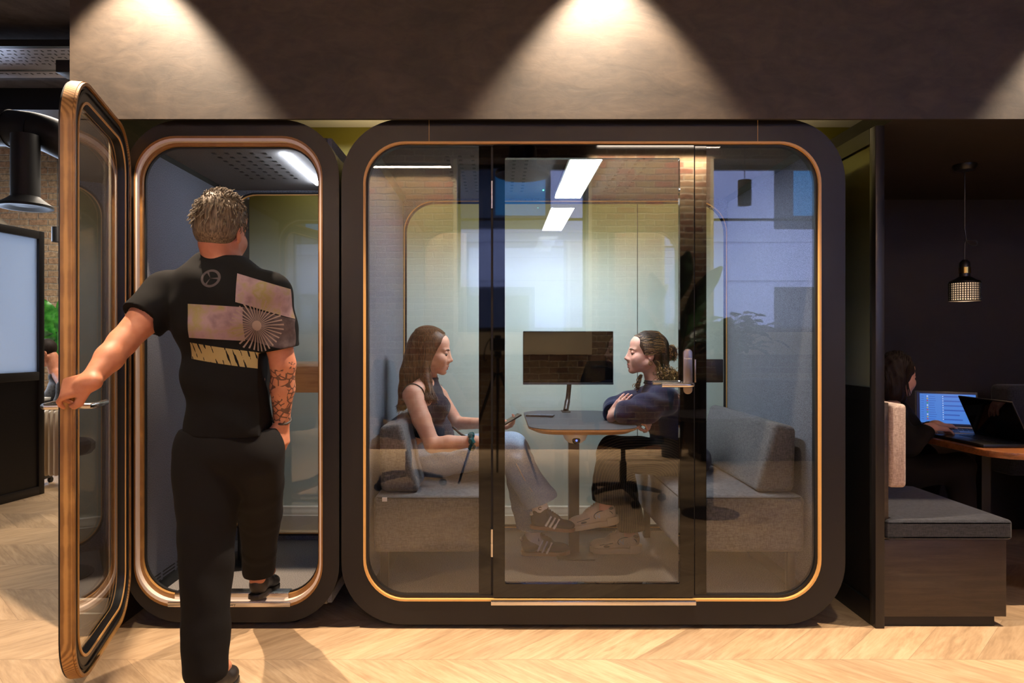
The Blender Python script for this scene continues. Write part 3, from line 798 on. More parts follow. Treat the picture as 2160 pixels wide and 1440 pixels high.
    mk('door_glass', MB().prism(rrect(dx0 + 0.064, dx1 - 0.064, dz0 + 0.064, dz1 - 0.064, r - 0.082, N), 'y', -0.038, -0.028).xf(Mh), 'pod_glass', door, sharp=20)
    hxx = dx1 - 0.032
    for sgn, y in ((1, yb), (-1, yf)):
        b = MB(); b.box((hxx - 0.02, y - 0.004, 0.96), (hxx + 0.02, y + 0.004, 1.16), 0.002)
        b.tube([(hxx, y, 1.04), (hxx, y + sgn * 0.045, 1.04)] + [(hxx - 0.02, y + sgn * 0.058, 1.04), (hxx - 0.14, y + sgn * 0.058, 1.04)], 0.010, 14)
        mk('lever_handle', b.xf(Mh), 'steel', door)
    return Mh @ Vector((hxx - 0.07, yb + 0.058, 1.04))
mat('led_cool_strip', (1, 1, 1, 1), 0.5, emit=(0.86, 0.90, 1.0, 1), estr=48.0)
DOOR_HANDLE = phone_booth()
print('HANDLE', DOOR_HANDLE)
# ---- stool inside the booth
def stool():
    root = thing('perch_stool', (-1.345, 0.62, 0.10), 'black bar stool with footrest inside the narrow booth', 'stool')
    mk('post', MB().lathe([(0.17, 0), (0.17, 0.006), (0.024, 0.012), (0.024, 0.60)], (-1.345, 0.62, 0.10)), 'black_metal', root)
    mk('seat', MB().lathe([(0.0, 0.60), (0.16, 0.60), (0.175, 0.62), (0.175, 0.65), (0.16, 0.665), (0, 0.67)], (-1.345, 0.62, 0.10)), 'bench_dark_fabric', root)
    mk('footrest', MB().tube([(-1.345, 0.60, 0.33), (-1.22, 0.50, 0.335), (-1.145, 0.44, 0.40)], 0.019, 14), 'black_metal', root)
stool()
# ------------------------------------------------------------------ furniture inside the meeting pod
def crowned_cushion(x0, x1, y0, y1, z0, z1, r=0.03, crown=0.012):
    bm = bmesh.new(); bmesh.ops.create_cube(bm, size=1)
    for v in bm.verts: v.co = Vector([(a + b) / 2 + v.co[i] * (b - a) for i, (a, b) in enumerate(((x0, x1), (y0, y1), (z0, z1)))])
    bmesh.ops.subdivide_edges(bm, edges=bm.edges[:], cuts=7, use_grid_fill=True)
    for v in bm.verts:
        if v.co.z > z1 - 1e-4:
            u = (v.co.x - x0) / (x1 - x0) * 2 - 1; w_ = (v.co.y - y0) / (y1 - y0) * 2 - 1
            v.co.z += crown * (1 - u * u) * (1 - w_ * w_)
    sh = [e for e in bm.edges if len(e.link_faces) == 2 and e.link_faces[0].normal.angle(e.link_faces[1].normal) > 1.2]
    bmesh.ops.bevel(bm, geom=sh, offset=r, segments=4, profile=0.5, affect='EDGES')
    mb = MB().bm(bm); bm.free(); return mb
mat('tag_white', rgb(225, 215, 212), 0.7)
mat('dark_piping', rgb(52, 50, 50), 0.8)
def sofa(side):
    """side +1 right hand, -1 left hand; built about the pod's middle"""
    cx = 0.4125
    def X(x): return cx + side * (x - cx)
    lab = ('grey fabric bench sofa under the woman in the navy jumper, back cushion in view' if side > 0 else
           'grey fabric bench sofa under the long-haired woman in jeans')
    root = thing('bench_sofa', (X(1.10), 0.62, 0.10), lab, 'sofa')
    a, b = sorted((X(0.818), X(1.388)))
    mk('seat', crowned_cushion(a, b, 0.10, 1.14, 0.300, 0.556, 0.024), 'sofa_fabric', root)
    pp = rrect(a + 0.006, b - 0.006, 0.104, 1.136, 0.03, 4)
    mk('piping', MB().tube([(u, v, 0.5475) for u, v in pp], 0.0028, 6, closed=True), 'dark_piping', root)
    pr = [(1.185, 0.562), (1.365, 0.562), (1.372, 0.862), (1.272, 0.882)]
    pts = [(X(u), v) for u, v in pr]
    mk('back_cushion', MB().prism(pts, 'y', 0.15, 1.12, 0.026, 4), 'sofa_fabric', root, sharp=60)
    for x, y in ((0.88, 0.16), (1.345, 0.16), (0.88, 1.06), (1.345, 1.06)):
        mk('leg', MB().box((X(x) - 0.018, y - 0.018, 0.101), (X(x) + 0.018, y + 0.018, 0.301), 0.003), 'black_metal', root)
    if side < 0: mk('care_tag', MB().box((-0.520, 0.088, 0.535), (-0.499, 0.097, 0.552)), 'tag_white', root)
sofa(1); sofa(-1)
def table():
    cx, y0, y1, zt = 0.415, 0.22, 1.12, 0.842
    root = thing('pod_table', (cx, 0.75, 0.10), 'small dark topped table with plywood edge between the two women', 'table')
    pl = rrect(cx - 0.265, cx + 0.265, y0, y1, 0.15, 10)
    mk('table_top', MB().prism(pl, 'z', zt - 0.003, zt), 'table_linoleum', root)
    n = len(pl); inn = rrect(cx - 0.225, cx + 0.225, y0 + 0.035, y1 - 0.035, 0.12, 10)
    b = MB(); z1, z2, z3 = zt - 0.003, zt - 0.012, zt - 0.030
    vs = [(u, v, z1) for u, v in pl] + [(u, v, z2) for u, v in pl] + [(u, v, z3) for u, v in inn]
    fs = [(i, (i + 1) % n, n + (i + 1) % n, n + i) for i in range(n)] + [(n + i, n + (i + 1) % n, 2 * n + (i + 1) % n, 2 * n + i) for i in range(n)]
    fs = [f[::-1] for f in fs] + [list(range(2 * n, 3 * n))[::-1], list(range(n))]
    b.add(vs, fs); mk('wood_edge', b, 'ply_face', root)
    mk('post', MB().box((cx - 0.028, 0.73, 0.10), (cx + 0.028, 0.79, zt - 0.03), 0.004), 'black_metal', root)
    mk('foot_plate', MB().box((cx - 0.10, 0.62, 0.10), (cx + 0.10, 0.90, 0.108), 0.003), 'black_metal', root)
table()
def monitor():
    root = thing('monitor', (0.41, 1.12, 0.842), 'flat black computer monitor on a curved stand behind the pod table', 'monitor')
    mk('screen_housing', MB().box((0.150, 1.075, 1.000), (0.686, 1.105, 1.317), 0.004), 'black_plastic', root)
    mk('screen', MB().box((0.154, 1.072, 1.014), (0.682, 1.0755, 1.314)), 'black_gloss', root)
    mk('chin_bar', MB().box((0.150, 1.070, 1.000), (0.686, 1.078, 1.011), 0.002), 'dark_grey_plastic', root)
    mk('stand', MB().tube(spline([(0.425, 1.09, 1.06), (0.425, 1.10, 0.98), (0.415, 1.09, 0.90), (0.400, 1.04, 0.849)], 6), [0.014] * 12 + [0.016] * 7, 12), 'black_metal', root)
    mk('stand_base', MB().box((0.375, 1.00, 0.842), (0.425, 1.09, 0.849), 0.003), 'black_metal', root)
mat('dark_grey_plastic', rgb(44, 46, 52), 0.35)
monitor()
def phone(name, c, rz, label, col='phone_back'):
    root = thing(name, c, label, 'phone')
    M = Matrix.Translation(c) @ rz
    mk('phone_body', MB().box((-0.076, -0.037, 0), (0.076, 0.037, 0.008), 0.003, M=M), 'black_metal', root)
    mk('phone_screen', MB().box((-0.073, -0.034, 0.0078), (0.073, 0.034, 0.0086), M=M), 'black_gloss', root)
p = at(1140, 878, 0.78)
phone('smartphone', (0.235, 0.80, 0.8425), Matrix.Rotation(math.radians(-12), 4, 'Z'), 'dark smartphone lying flat on the pod table below the monitor')
def under_cam():
    c = (0.383, 0.40, 0.812)
    root = thing('dome_camera', c, 'round white camera ball with dark lens hanging under the pod table', 'camera')
    mk('dome', MB().lathe([(0.062, 0.0), (0.060, -0.02), (0.050, -0.042), (0.030, -0.058), (0.0, -0.064)], c, 'z', 32), 'white_paint', root)
    d = mk('lens', MB().sphere((0.383, 0.352, 0.773), 0.020, sq=(1, 0.55, 1)), 'black_gloss', root)
    mk('indicator', MB().sphere((0.383, 0.3405, 0.773), 0.005, 12, 8, (1, 0.5, 1)), 'blue_led', root)
mat('blue_led', (0, 0, 0, 1), 0.5, emit=(0.1, 0.15, 1.0, 1), estr=3)
under_cam()
# ---- partition post and screen between pod and nook
def nook_screen():
    root = thing('partition_screen', (1.67, 0.8, 0), 'tall black framed partition with glass upper panel between the large pod and the nook', 'partition')
    x0, x1 = 1.650, 1.690
    mk('end_post', MB().box((x0, 0.0, 0), (x1, 0.05, 2.198), 0.003), 'black_anodised', root)
    b = MB(); b.box((x0, 0.05, 2.13), (x1, 1.59, 2.198)); b.box((x0, 0.05, 0), (x1, 1.59, 0.10)); b.box((x0, 0.05, 0.99), (x1, 1.59, 1.05)); b.box((x0, 1.54, 0.1), (x1, 1.59, 2.13))
    mk('rails', b, 'black_anodised', root)
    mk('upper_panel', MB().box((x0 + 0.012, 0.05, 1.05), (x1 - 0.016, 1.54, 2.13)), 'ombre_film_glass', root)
    mk('lower_panel', MB().box((x0 + 0.012, 0.05, 0.10), (x1 - 0.016, 1.54, 0.99)), 'black_laminate', root)
mat('black_anodised', rgb(34, 32, 34), 0.35, metal=0.3)
t = mat('ombre_film_glass', (0, 0, 0, 1), 0.08)  # pane colour set by height: mint-grey low, olive at the top
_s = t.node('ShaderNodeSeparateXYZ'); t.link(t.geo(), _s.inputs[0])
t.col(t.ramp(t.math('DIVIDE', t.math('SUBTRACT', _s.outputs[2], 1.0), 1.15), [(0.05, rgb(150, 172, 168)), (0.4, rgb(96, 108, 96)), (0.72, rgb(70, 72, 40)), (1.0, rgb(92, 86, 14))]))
nook_screen()
# ------------------------------------------------------------------ open office seen at the left
wall_y = 5.5
b = MB()
wx = [-8.6, -5.62]
b.box((-9, wall_y, 0), (wx[0], wall_y + 0.3, 3.6)); b.box((wx[1], wall_y, 0), (-1.75, wall_y + 0.3, 3.6))
b.box((wx[0], wall_y, 0), (wx[1], wall_y + 0.3, 0.9)); b.box((wx[0], wall_y, 2.95), (wx[1], wall_y + 0.3, 3.6))
struct('wall_office_rear', b, 'white_paint')
b = MB()
for x in (wx[0], -7.1, wx[1]): b.box((x - 0.035, wall_y + 0.05, 0.9), (x + 0.035, wall_y + 0.12, 2.95))
for z in (0.93, 2.45, 2.92): b.box((wx[0], wall_y + 0.05, z - 0.035), (wx[1], wall_y + 0.12, z + 0.035))
o = struct('window_4', b, 'black_metal')
mk('window_pane', MB().box((wx[0], wall_y + 0.08, 0.93), (wx[1], wall_y + 0.085, 2.92)), 'window_glass', o)
arch = [(-9, 3.6), (-9, 3.06)] + [(-7.6 + 2.15 * math.sin(math.radians(a)), 2.2 + 0.93 * math.cos(math.radians(a))) for a in range(-20, 76, 5)] + [(-5.48, 2.3), (-5.48, 0), (-4.2, 0), (-4.2, 3.6)]
struct('wall_brick_arch', MB().prism(arch, 'y', 5.0, 5.45), 'pale_brick')
struct('trim_arch', MB().prism([(x, z - 0.002) for x, z in arch[2:21]] + [(x, z - 0.09) for x, z in arch[20:1:-1]], 'y', 5.02, 5.5), 'cream_paint')
area('office_window_daylight', (-7.0, 5.3, 2.0), 190, 2.6, 1.9, (0.62, 0.76, 1.0), (0.35, -1, -0.1))
def office_partition():
    A = Vector((-4.13, 0.70)); B = Vector((-3.785, 2.70)); d = (B - A).normalized(); L = (B - A).length
    M = Matrix.Translation((A.x, A.y, 0)) @ Matrix.Rotation(math.atan2(d.y, d.x), 4, 'Z')
    root = thing('office_partition', (-3.96, 1.7, 0), 'frosted glass office partition with black frame at the far left edge', 'partition')
    t = 0.028
    b = MB()
    for x in (0, L - 0.055): b.box((x, -t, 0), (x + 0.055, t, 2.165), 0.003)
    for z in (0.0, 0.94, 2.10): b.box((0.05, -t, z + (0.002 if z == 0 else 0)), (L - 0.05, t, z + (0.07 if z < 2 else 0.065)), 0.003)
    mk('frame', b.xf(M), 'black_anodised', root)
    mk('frosted_pane', MB().box((0.05, -0.006, 1.0), (L - 0.05, 0.006, 2.11)).xf(M), 'frosted_glass', root)
    mk('lower_panel', MB().box((0.05, -0.014, 0.06), (L - 0.05, 0.014, 0.95)).xf(M), 'black_laminate', root)
office_partition()
def radiator():
    x0, y, n = -4.04, 3.04, 10
    root = thing('oil_radiator', (x0 + 0.2, y, 0), 'white ribbed oil radiator on castors behind the open booth door', 'radiator')
    for i in range(n):
        x = x0 + 0.044 * i
        b = MB(); b.prism(rrect(y - 0.075, y + 0.075, 0.085, 0.655, 0.03, 4), 'x', x, x + 0.017, 0.006)
        mk('fin', b, 'radiator_cream', root)
    for z in (0.615, 0.13): mk('oil_pipe', MB().tube([(x0, y, z), (x0 + 0.42, y, z)], 0.022, 12), 'radiator_cream', root)
    mk('handle', MB().box((x0 + 0.10, y - 0.02, 0.655), (x0 + 0.34, y + 0.02, 0.672), 0.005), 'radiator_cream', root)
    for x in (x0 + 0.02, x0 + 0.36):
        mk('castor_bar', MB().box((x, y - 0.12, 0.045), (x + 0.03, y + 0.12, 0.085), 0.004), 'black_plastic', root)
        for yy in (y - 0.11, y + 0.11): mk('castor', MB().lathe([(0.0, -0.012), (0.024, -0.012), (0.024, 0.012), (0, 0.012)], (x + 0.015, yy, 0.024), 'x', 16), 'black_rubber', root)
mat('radiator_cream', rgb(222, 208, 188), 0.3)
radiator()
def leaf(mb, base, tip, width, side, bend=0.15, cup=0.25, n=14):
    base, tip = Vector(base), Vector(tip); d = tip - base; L = d.length; d.normalize()
    sd = Vector(side); sd = (sd - d * sd.dot(d)).normalized(); nm = d.cross(sd)
    vs = []; fs = []
    for i in range(n + 1):
        t = i / n; w_ = width * math.sin(PI * min(t * 0.92 + 0.04, 1)) ** 0.75 * (1 - 0.15 * t)
        c = base + d * L * t + nm * (-bend * L * t * t)
        for k in range(5):
            u = (k - 2) / 2; vs.append(c + sd * w_ * u + nm * (abs(u) * w_ * cup + 0.01 * math.sin(18 * t + k)))
    for i in range(n):
        for k in range(4): a = i * 5 + k; fs.append((a, a + 1, a + 6, a + 5))
    return mb.add(vs, fs)
def leafmat(name, c1, c2):
    t = mat(name, c1, 0.35); n = t.noise(t.mapv(t.obj(), (4, 4, 4)), 5, 3); t.col(t.ramp(n, [(0.35, c1), (0.65, c2)]))
    t.bsdf.inputs['Transmission Weight'].default_value = 0.0; t.bsdf.inputs['Subsurface Weight'].default_value = 0.15
leafmat('banana_leaf', rgb(34, 104, 30), rgb(70, 146, 56))
leafmat('dark_leaf', rgb(34, 66, 32), rgb(66, 104, 52))
mat('pot_grey', rgb(70, 70, 72), 0.6)
def banana_plant(Y=4.2):
    P = lambda x, y, dy=0: at(x, y, Y + dy)
    base = P(118, 900); base.z = 0.0
    root = thing('banana_plant', base, 'tall green banana plant by the brick pier at the far left', 'plant')
    mk('pot', MB().lathe([(0.13, 0), (0.18, 0.36), (0.165, 0.36), (0.15, 0.32), (0, 0.32)], base, 'z', 28), 'pot_grey', root)
    L = [((116, 712), (93, 634), 0.12, 0.05), ((123, 700), (149, 608), 0.10, 0.12), ((108, 735), (84, 690), 0.09, -0.1),
         ((122, 760), (143, 690), 0.11, 0.15), ((126, 770), (158, 730), 0.09, 0.2), ((112, 750), (98, 700), 0.10, 0.2)]
    for (b0, t0, w_, bd) in L:
        pb, pt = P(*b0), P(*t0, dy=bd)
        o = mk('leaf', leaf(MB(), pb, pt, w_, (1, 0.2, 0), 0.12), 'banana_leaf', root)
        mk('stalk', MB().tube(bez(Vector(base) + Vector((0, 0, 0.32)), Vector(base) + Vector((0, 0, 0.8)), pb - Vector((0, 0, 0.2)), pb, 8), [0.018] * 5 + [0.012] * 4, 8), 'banana_leaf', root)
banana_plant()
def duct():
    P = lambda x, y, Y=3.0: at(x, y, Y)
    root = thing('ventilation_duct', (-4.6, 3.0, 2.4), 'black round ventilation duct dropping to a flared diffuser under the ceiling', 'duct')
    mk('horizontal_duct', MB().tube(spline([P(-260, 262), P(-60, 268), P(40, 272), P(90, 280), P(128, 296), P(175, 322, 3.2)], 8), 0.155, 28), 'duct_black', root)
    for x, y in ((-40, 268), (20, 271), (72, 279)): mk('joint_band', MB().tube([P(x, y), P(x + 4, y + 0.4)], 0.163, 28), 'duct_black', root)
    c = P(87, 300); z0, z1 = P(0, 430).z, c.z
    mk('drop_duct', MB().lathe([(0.108, z0), (0.108, z1)], (c.x, 2.8, 0), 'z', 28), 'duct_black', root)
    mk('diffuser', MB().lathe([(0.108, z0 + 0.02), (0.13, z0), (0.205, z0 - 0.055), (0.205, z0 - 0.075), (0.17, z0 - 0.075), (0.12, z0 - 0.055), (0.05, z0 - 0.06), (0, z0 - 0.06)], (c.x, 2.8, 0), 'z', 36), 'duct_black', root)
mat('duct_black', rgb(22, 22, 25), 0.55, spec=0.3)
duct()
def cable_tray(name, y0, y1, z, label):
    x0, x1, holes = -6.5, -2.2, 24
    root = thing(name, ((x0 + x1) / 2, (y0 + y1) / 2, z), label, 'cable tray', 'cable trays under the office ceiling')
    b = MB(); b.box((x0, y0, z), (x1, y1, z + 0.004)); b.box((x0, y0, z), (x1, y0 + 0.004, z + 0.05)); b.box((x0, y1 - 0.004, z), (x1, y1, z + 0.05))
    b.cur = 1; n = int((x1 - x0) / 0.05); m = max(1, int((y1 - y0 - 0.04) / 0.06))
    for i in range(n):
        for j in range(m):
            x = x0 + 0.03 + i * 0.05 + (0.012 if j % 2 else 0); y = y0 + 0.04 + j * 0.06
            if (i + j) % 2: b.box((x, y, z - 0.0015), (x + 0.028, y + 0.009, z))
            else: b.box((x, y, z - 0.0015), (x + 0.009, y + 0.028, z))
    mk('perforated_tray', b, ['galvanised', 'black_rubber'], root)
    b = MB(); b.box((x0, y0 - 0.03, z + 0.0), (x1, y0 - 0.004, z + 0.05)); mk('support_rail', b, 'black_metal', root)
mat('galvanised', rgb(150, 145, 150), 0.4, metal=0.6)
cable_tray('cable_tray', 2.02, 2.42, 3.40, 'wide perforated metal cable tray under the office ceiling')
cable_tray('cable_tray', 2.50, 2.64, 3.42, 'narrow perforated metal cable tray behind the wide one')
b = MB(); b.box((-9, 1.36, 3.52), (-1.83, 1.46, 3.6)); struct('trim_beam_front', b, 'black_metal')
b = MB(); b.box((-9, 3.35, 3.40), (-1.83, 3.6, 3.6)); struct('trim_beam_rear', b, 'black_metal')
def hanger():
    c = at(158, 80, 1.2)
    root = thing('hanging_spotlight', (c.x, 1.2, 2.9), 'black spotlight head hanging on a thin rod left of the bulkhead', 'light')
    mk('rod', MB().tube([(c.x, 1.2, 3.6), (c.x, 1.2, at(0, 135, 1.2).z)], 0.008, 8), 'black_metal', root)
    mk('head', MB().box((at(130, 0, 1.2).x, 1.14, at(0, 160, 1.2).z), (at(168, 0, 1.2).x, 1.26, at(0, 134, 1.2).z), 0.005), 'black_metal', root)
hanger()
def cyl_pendant(c, zc, r, h, label, lit=True, arm=None):
    root = thing('cylinder_pendant', (c[0], c[1], zc), label, 'pendant lamp')
    mk('cord', MB().tube([(c[0], c[1], 3.6), (c[0], c[1], zc + h)], 0.004, 6), 'black_metal', root)
    mk('shade', MB().lathe([(0.0, zc + h), (r, zc + h), (r, zc), (r - 0.006, zc), (r - 0.006, zc + h - 0.02), (0, zc + h - 0.02)], (c[0], c[1], 0), 'z', 28), 'black_plastic', root)
    mk('lamp_disc', MB().lathe([(0.0, zc + 0.02), (r - 0.007, zc + 0.02), (r - 0.007, zc + 0.024), (0, zc + 0.024)], (c[0], c[1], 0), 'z', 24), 'lamp_face', root)
mat('lamp_face', rgb(230, 225, 215), 0.5, emit=(1, 0.9, 0.8, 1), estr=0.8)
p = at(121, 510, 4.5); cyl_pendant((p.x, p.y), p.z, 0.055, 0.16, 'small black cylinder pendant in front of the brick pier far left')
# ------------------------------------------------------------------ nook at the right
def nook_bench():
    root = thing('nook_bench', (1.97, 0.8, 0), 'dark veneer bench with grey seat and pinkish back cushion in the nook', 'bench')
    mk('base', MB().box((1.694, 0.02, 0.045), (2.236, 1.58, 0.383), 0.002), 'dark_veneer', root)
    mk('plinth', MB().box((1.694, 0.03, 0.0), (2.190, 1.58, 0.045)), 'black_laminate', root)
    mk('seat_cushion', crowned_cushion(1.700, 2.252, 0.0, 1.56, 0.385, 0.474, 0.016, 0.006), 'bench_dark_fabric', root)
    mk('back_board', MB().box((1.694, 0.02, 0.385), (1.718, 1.58, 0.985), 0.002), 'dark_veneer', root)
    mk('back_cushion', MB().box((1.718, 0.01, 0.612), (1.795, 1.56, 0.980), 0.018, 4), 'pink_grey_fabric', root)
nook_bench()
def far_bench():
    root = thing('nook_sofa', (3.5, 1.1, 0), 'grey fabric sofa at the right edge behind the walnut table', 'sofa')
    x0 = at(2118, 0, 1.15).x
    mk('back_cushion', MB().box((x0, 1.10, 0.45), (4.2, 1.28, at(0, 812, 1.15).z), 0.03, 4), 'bench_dark_fabric', root)
    mk('seat_cushion', MB().box((x0 + 0.3, 0.80, 0.35), (4.2, 1.12, 0.47), 0.02, 3), 'bench_dark_fabric', root)
    mk('base', MB().box((x0 + 0.32, 0.82, 0.0), (4.2, 1.26, 0.35)), 'dark_veneer', root)
far_bench()
def nook_table():
    root = thing('nook_table', (2.9, 0.6, 0), 'walnut table with rounded corner and black legs in the nook', 'table')
    zt = 0.742
    mk('table_top', MB().prism(rrect(2.30, 3.60, 0.14, 1.0, 0.16, 10), 'z', zt - 0.032, zt, 0.004), 'walnut_table', root)
    for x, y in ((2.72, 0.34), (3.4, 0.34), (2.72, 0.85), (3.4, 0.85)):
        mk('leg', MB().box((x - 0.025, y - 0.025, 0), (x + 0.025, y + 0.025, zt - 0.032)), 'black_metal', root)
    mk('floor_bar', MB().box((2.68, 0.28, 0.0), (3.45, 0.36, 0.16), 0.004), 'black_metal', root)
nook_table()
mat('ui_blue', (0, 0, 0, 1), 0.4, emit=rgb(72, 132, 222), estr=0.85)
mat('ui_pale', (0, 0, 0, 1), 0.4, emit=rgb(48, 92, 190), estr=0.85)
mat('ui_navy', (0, 0, 0, 1), 0.4, emit=rgb(12, 24, 66), estr=0.85)
mat('ui_white', (0, 0, 0, 1), 0.4, emit=rgb(205, 215, 240), estr=0.9)
mat('ui_yellow', (0, 0, 0, 1), 0.4, emit=rgb(200, 180, 70), estr=0.8)
mat('ui_red', (0, 0, 0, 1), 0.4, emit=rgb(190, 70, 80), estr=0.8)
mat('ui_green', (0, 0, 0, 1), 0.4, emit=rgb(80, 160, 90), estr=0.8)
mat('laptop_grey', rgb(120, 120, 126), 0.35, metal=0.6)
mat('key_grey', rgb(30, 30, 33), 0.5)
def laptop(c, rz, tilt, label, lit, body='laptop_grey', w_=0.34, d_=0.235):
    """base centred on c (z = table), hinge at +y of local frame; screen faces -y"""
    root = thing('laptop', c, label, 'laptop')
    M = Matrix.Translation(c) @ Matrix.Rotation(rz, 4, 'Z')
    mk('keyboard_deck', MB().box((-w_ / 2, -d_ / 2, 0.001), (w_ / 2, d_ / 2, 0.017), 0.003, M=M), body, root)
    k = MB()
    for i in range(12):
        for j in range(5): k.box((-0.142 + i * 0.024, -0.01 + j * 0.021, 0.017), (-0.142 + i * 0.024 + 0.020, -0.01 + j * 0.021 + 0.017, 0.0185), M=M)
    mk('keyboard', k, 'key_grey', root)
    mk('touchpad', MB().box((-0.05, -0.10, 0.017), (0.05, -0.03, 0.0175), M=M), 'key_grey', root)
    S = M @ Matrix.Translation((0, d_ / 2 - 0.004, 0.017)) @ Matrix.Rotation(-tilt, 4, 'X')
    lid = mk('lid', MB().box((-w_ / 2, -0.004, 0), (w_ / 2, 0.004, 0.225), 0.003, M=S), body, root)
    b = MB(); b.box((-w_ / 2 + 0.006, -0.0052, 0.008), (w_ / 2 - 0.006, -0.004, 0.219), M=S)
    if not lit: mk('screen', b, 'black_gloss', lid); return root
    X0, X1, Z0, Z1 = -w_ / 2 + 0.010, w_ / 2 - 0.010, 0.016, 0.214
    mk('bezel', b, 'black_plastic', lid)
    b = MB(); q = lambda a, c_, e, f, m: (setattr(b, 'cur', m), b.box((X0 + (X1 - X0) * a, -0.0060 - 0.0002 * m, Z0 + (Z1 - Z0) * e), (X0 + (X1 - X0) * c_, -0.0054, Z0 + (Z1 - Z0) * f), M=S))
    q(0, 1, 0, 1, 0); q(0, 0.05, 0.04, 1, 2); q(0, 1, 0, 0.04, 2); q(0.05, 1, 0.96, 1, 2)
    random.seed(3)
    for i in range(11):
        e = 0.86 - i * 0.072
        q(0.17, 0.195, e, e + 0.035, 3 + i % 4); q(0.21, 0.30 + 0.05 * random.random(), e + 0.01, e + 0.025, 1)
        q(0.075, 0.12, e + 0.005, e + 0.02, 1)
        if i % 2 == 0: q(0.46, 0.58 + 0.3 * random.random(), e, e + 0.04, 1)
        q(0.44, 0.455, e + 0.01, e + 0.035, 3)
    q(0.42, 0.423, 0.06, 0.94, 1); q(0.16, 0.163, 0.06, 0.94, 1)
    mk('screen', b, ['ui_blue', 'ui_pale', 'ui_navy', 'ui_white', 'ui_yellow', 'ui_red', 'ui_green'], lid)
    return root
laptop((2.53, 0.86, 0.742), math.radians(-30), math.radians(26), 'open laptop with a lit blue chat screen on the walnut table', True, w_=0.31)
laptop((2.455, 0.50, 0.742), math.radians(-90), math.radians(-24), 'half-closed black laptop at the near corner of the walnut table', False, 'black_plastic', 0.39)
def nook_lamp():
    c = at(2035, 350, 0.7); x, y = c.x, c.y
    root = thing('pendant_lamp', (x, y, NZ), 'black perforated pendant lamp with brass collar glowing over the nook table', 'pendant lamp')
    mk('ceiling_rose', MB().lathe([(0.0, NZ - 0.032), (0.045, NZ - 0.03), (0.058, NZ - 0.012), (0.058, NZ)], (x, y, 0), 'z', 28), 'black_metal', root)
    zt = 1.69
    b = MB(); b.tube([(x, y, NZ - 0.03), (x, y, 1.86), (x + 0.01, y, 1.80)] + spline([(x + 0.01, y, 1.80), (x + 0.06, y, 1.80), (x + 0.065, y, 1.775), (x + 0.03, y, 1.775), (x + 0.005, y, 1.795), (x, y, 1.76), (x, y, zt)], 5)[1:], 0.0032, 8)
    mk('cord', b, 'black_metal', root)
    mk('socket', MB().lathe([(0.0, zt + 0.005), (0.012, zt + 0.005), (0.024, zt - 0.01), (0.026, zt - 0.035), (0.026, zt - 0.085), (0.05, zt - 0.10), (0.072, zt - 0.112), (0.074, zt - 0.12), (0.07, zt - 0.12), (0, zt - 0.10)], (x, y, 0), 'z', 32), 'black_metal', root)
    mk('collar', MB().lathe([(0.0265, zt - 0.035), (0.028, zt - 0.036), (0.028, zt - 0.068), (0.0265, zt - 0.069)], (x, y, 0), 'z', 32), 'brass', root)
    b = MB(); z1, z0 = zt - 0.12, zt - 0.215
    for i in range(40):
        a = 2 * PI * i / 40; b.tube([(x + 0.073 * math.cos(a), y + 0.073 * math.sin(a), z0), (x + 0.073 * math.cos(a), y + 0.073 * math.sin(a), z1)], 0.0026, 5)
    for k in range(9):
        z = z0 + (z1 - z0) * k / 8; b.tube([(x + 0.073 * math.cos(2 * PI * i / 36), y + 0.073 * math.sin(2 * PI * i / 36), z) for i in range(36)], 0.0022 if 0 < k < 8 else 0.003, 5, closed=True)
    mk('perforated_shade', b, 'black_metal', root)
    mk('inner_glass', MB().lathe([(0.062, z0 + 0.004), (0.062, z1)], (x, y, 0), 'z', 32, False), 'lamp_inner', root)
    mk('bulb', MB().sphere((x, y, zt - 0.165), 0.028), 'bulb_glow', root)
    l = bpy.data.lights.new('pendant_glow', 'POINT'); l.energy = 1.6; l.color = (1, 0.7, 0.45); l.shadow_soft_size = 0.03
    lo = bpy.data.objects.new('pendant_glow', l); lo.location = (x, y, zt - 0.23); COL.objects.link(lo)
mat('bulb_glow', (1, 1, 1, 1), 0.5, emit=(1, 0.8, 0.55, 1), estr=6)
mat('lamp_inner', rgb(240, 220, 190), 0.5, emit=(1, 0.66, 0.4, 1), estr=0.9)
nook_lamp()
# ------------------------------------------------------------------ what stands behind the photographer and shows in the glass
def task_chair():
    root = thing('task_chair', (0, 0, 0), 'black office task chair behind the photographer', 'chair', 'task chairs reflected in the pod glass')
    mk('seat', crowned_cushion(-0.24, 0.24, -0.23, 0.23, 0.44, 0.51, 0.025, 0.01), 'black_fabric', root)
    mk('backrest', MB().prism([(-0.20, 0.60), (0.20, 0.60), (0.22, 0.95), (0.14, 1.10), (-0.14, 1.10), (-0.22, 0.95)], 'y', 0.22, 0.27, 0.02, 3), 'black_fabric', root)
    mk('back_stem', MB().tube([(0, 0.05, 0.43), (0, 0.26, 0.46), (0, 0.29, 0.80)], 0.02, 10), 'black_plastic', root)
    mk('gas_column', MB().lathe([(0.028, 0.10), (0.028, 0.30), (0.018, 0.30), (0.018, 0.44)], (0, 0, 0)), 'black_metal', root)
    for i in range(5):
        a = 2 * PI * i / 5 + 0.3; e = (0.30 * math.cos(a), 0.30 * math.sin(a))
        arm = mk('base_arm', MB().tube([(0, 0, 0.11), (e[0] * 0.6, e[1] * 0.6, 0.095), (e[0], e[1], 0.07)], [0.026, 0.020, 0.014], 10), 'black_plastic', root)
        mk('castor', MB().lathe([(0.0, -0.022), (0.028, -0.022), (0.028, 0.022), (0, 0.022)], (e[0], e[1], 0.029), 'x', 16), 'black_rubber', arm)
    return root
mat('black_fabric', rgb(24, 24, 27), 0.9)
ch = task_chair(); ch.location = (1.00, -2.45, 0); ch.rotation_euler = (0, 0, 2.4)
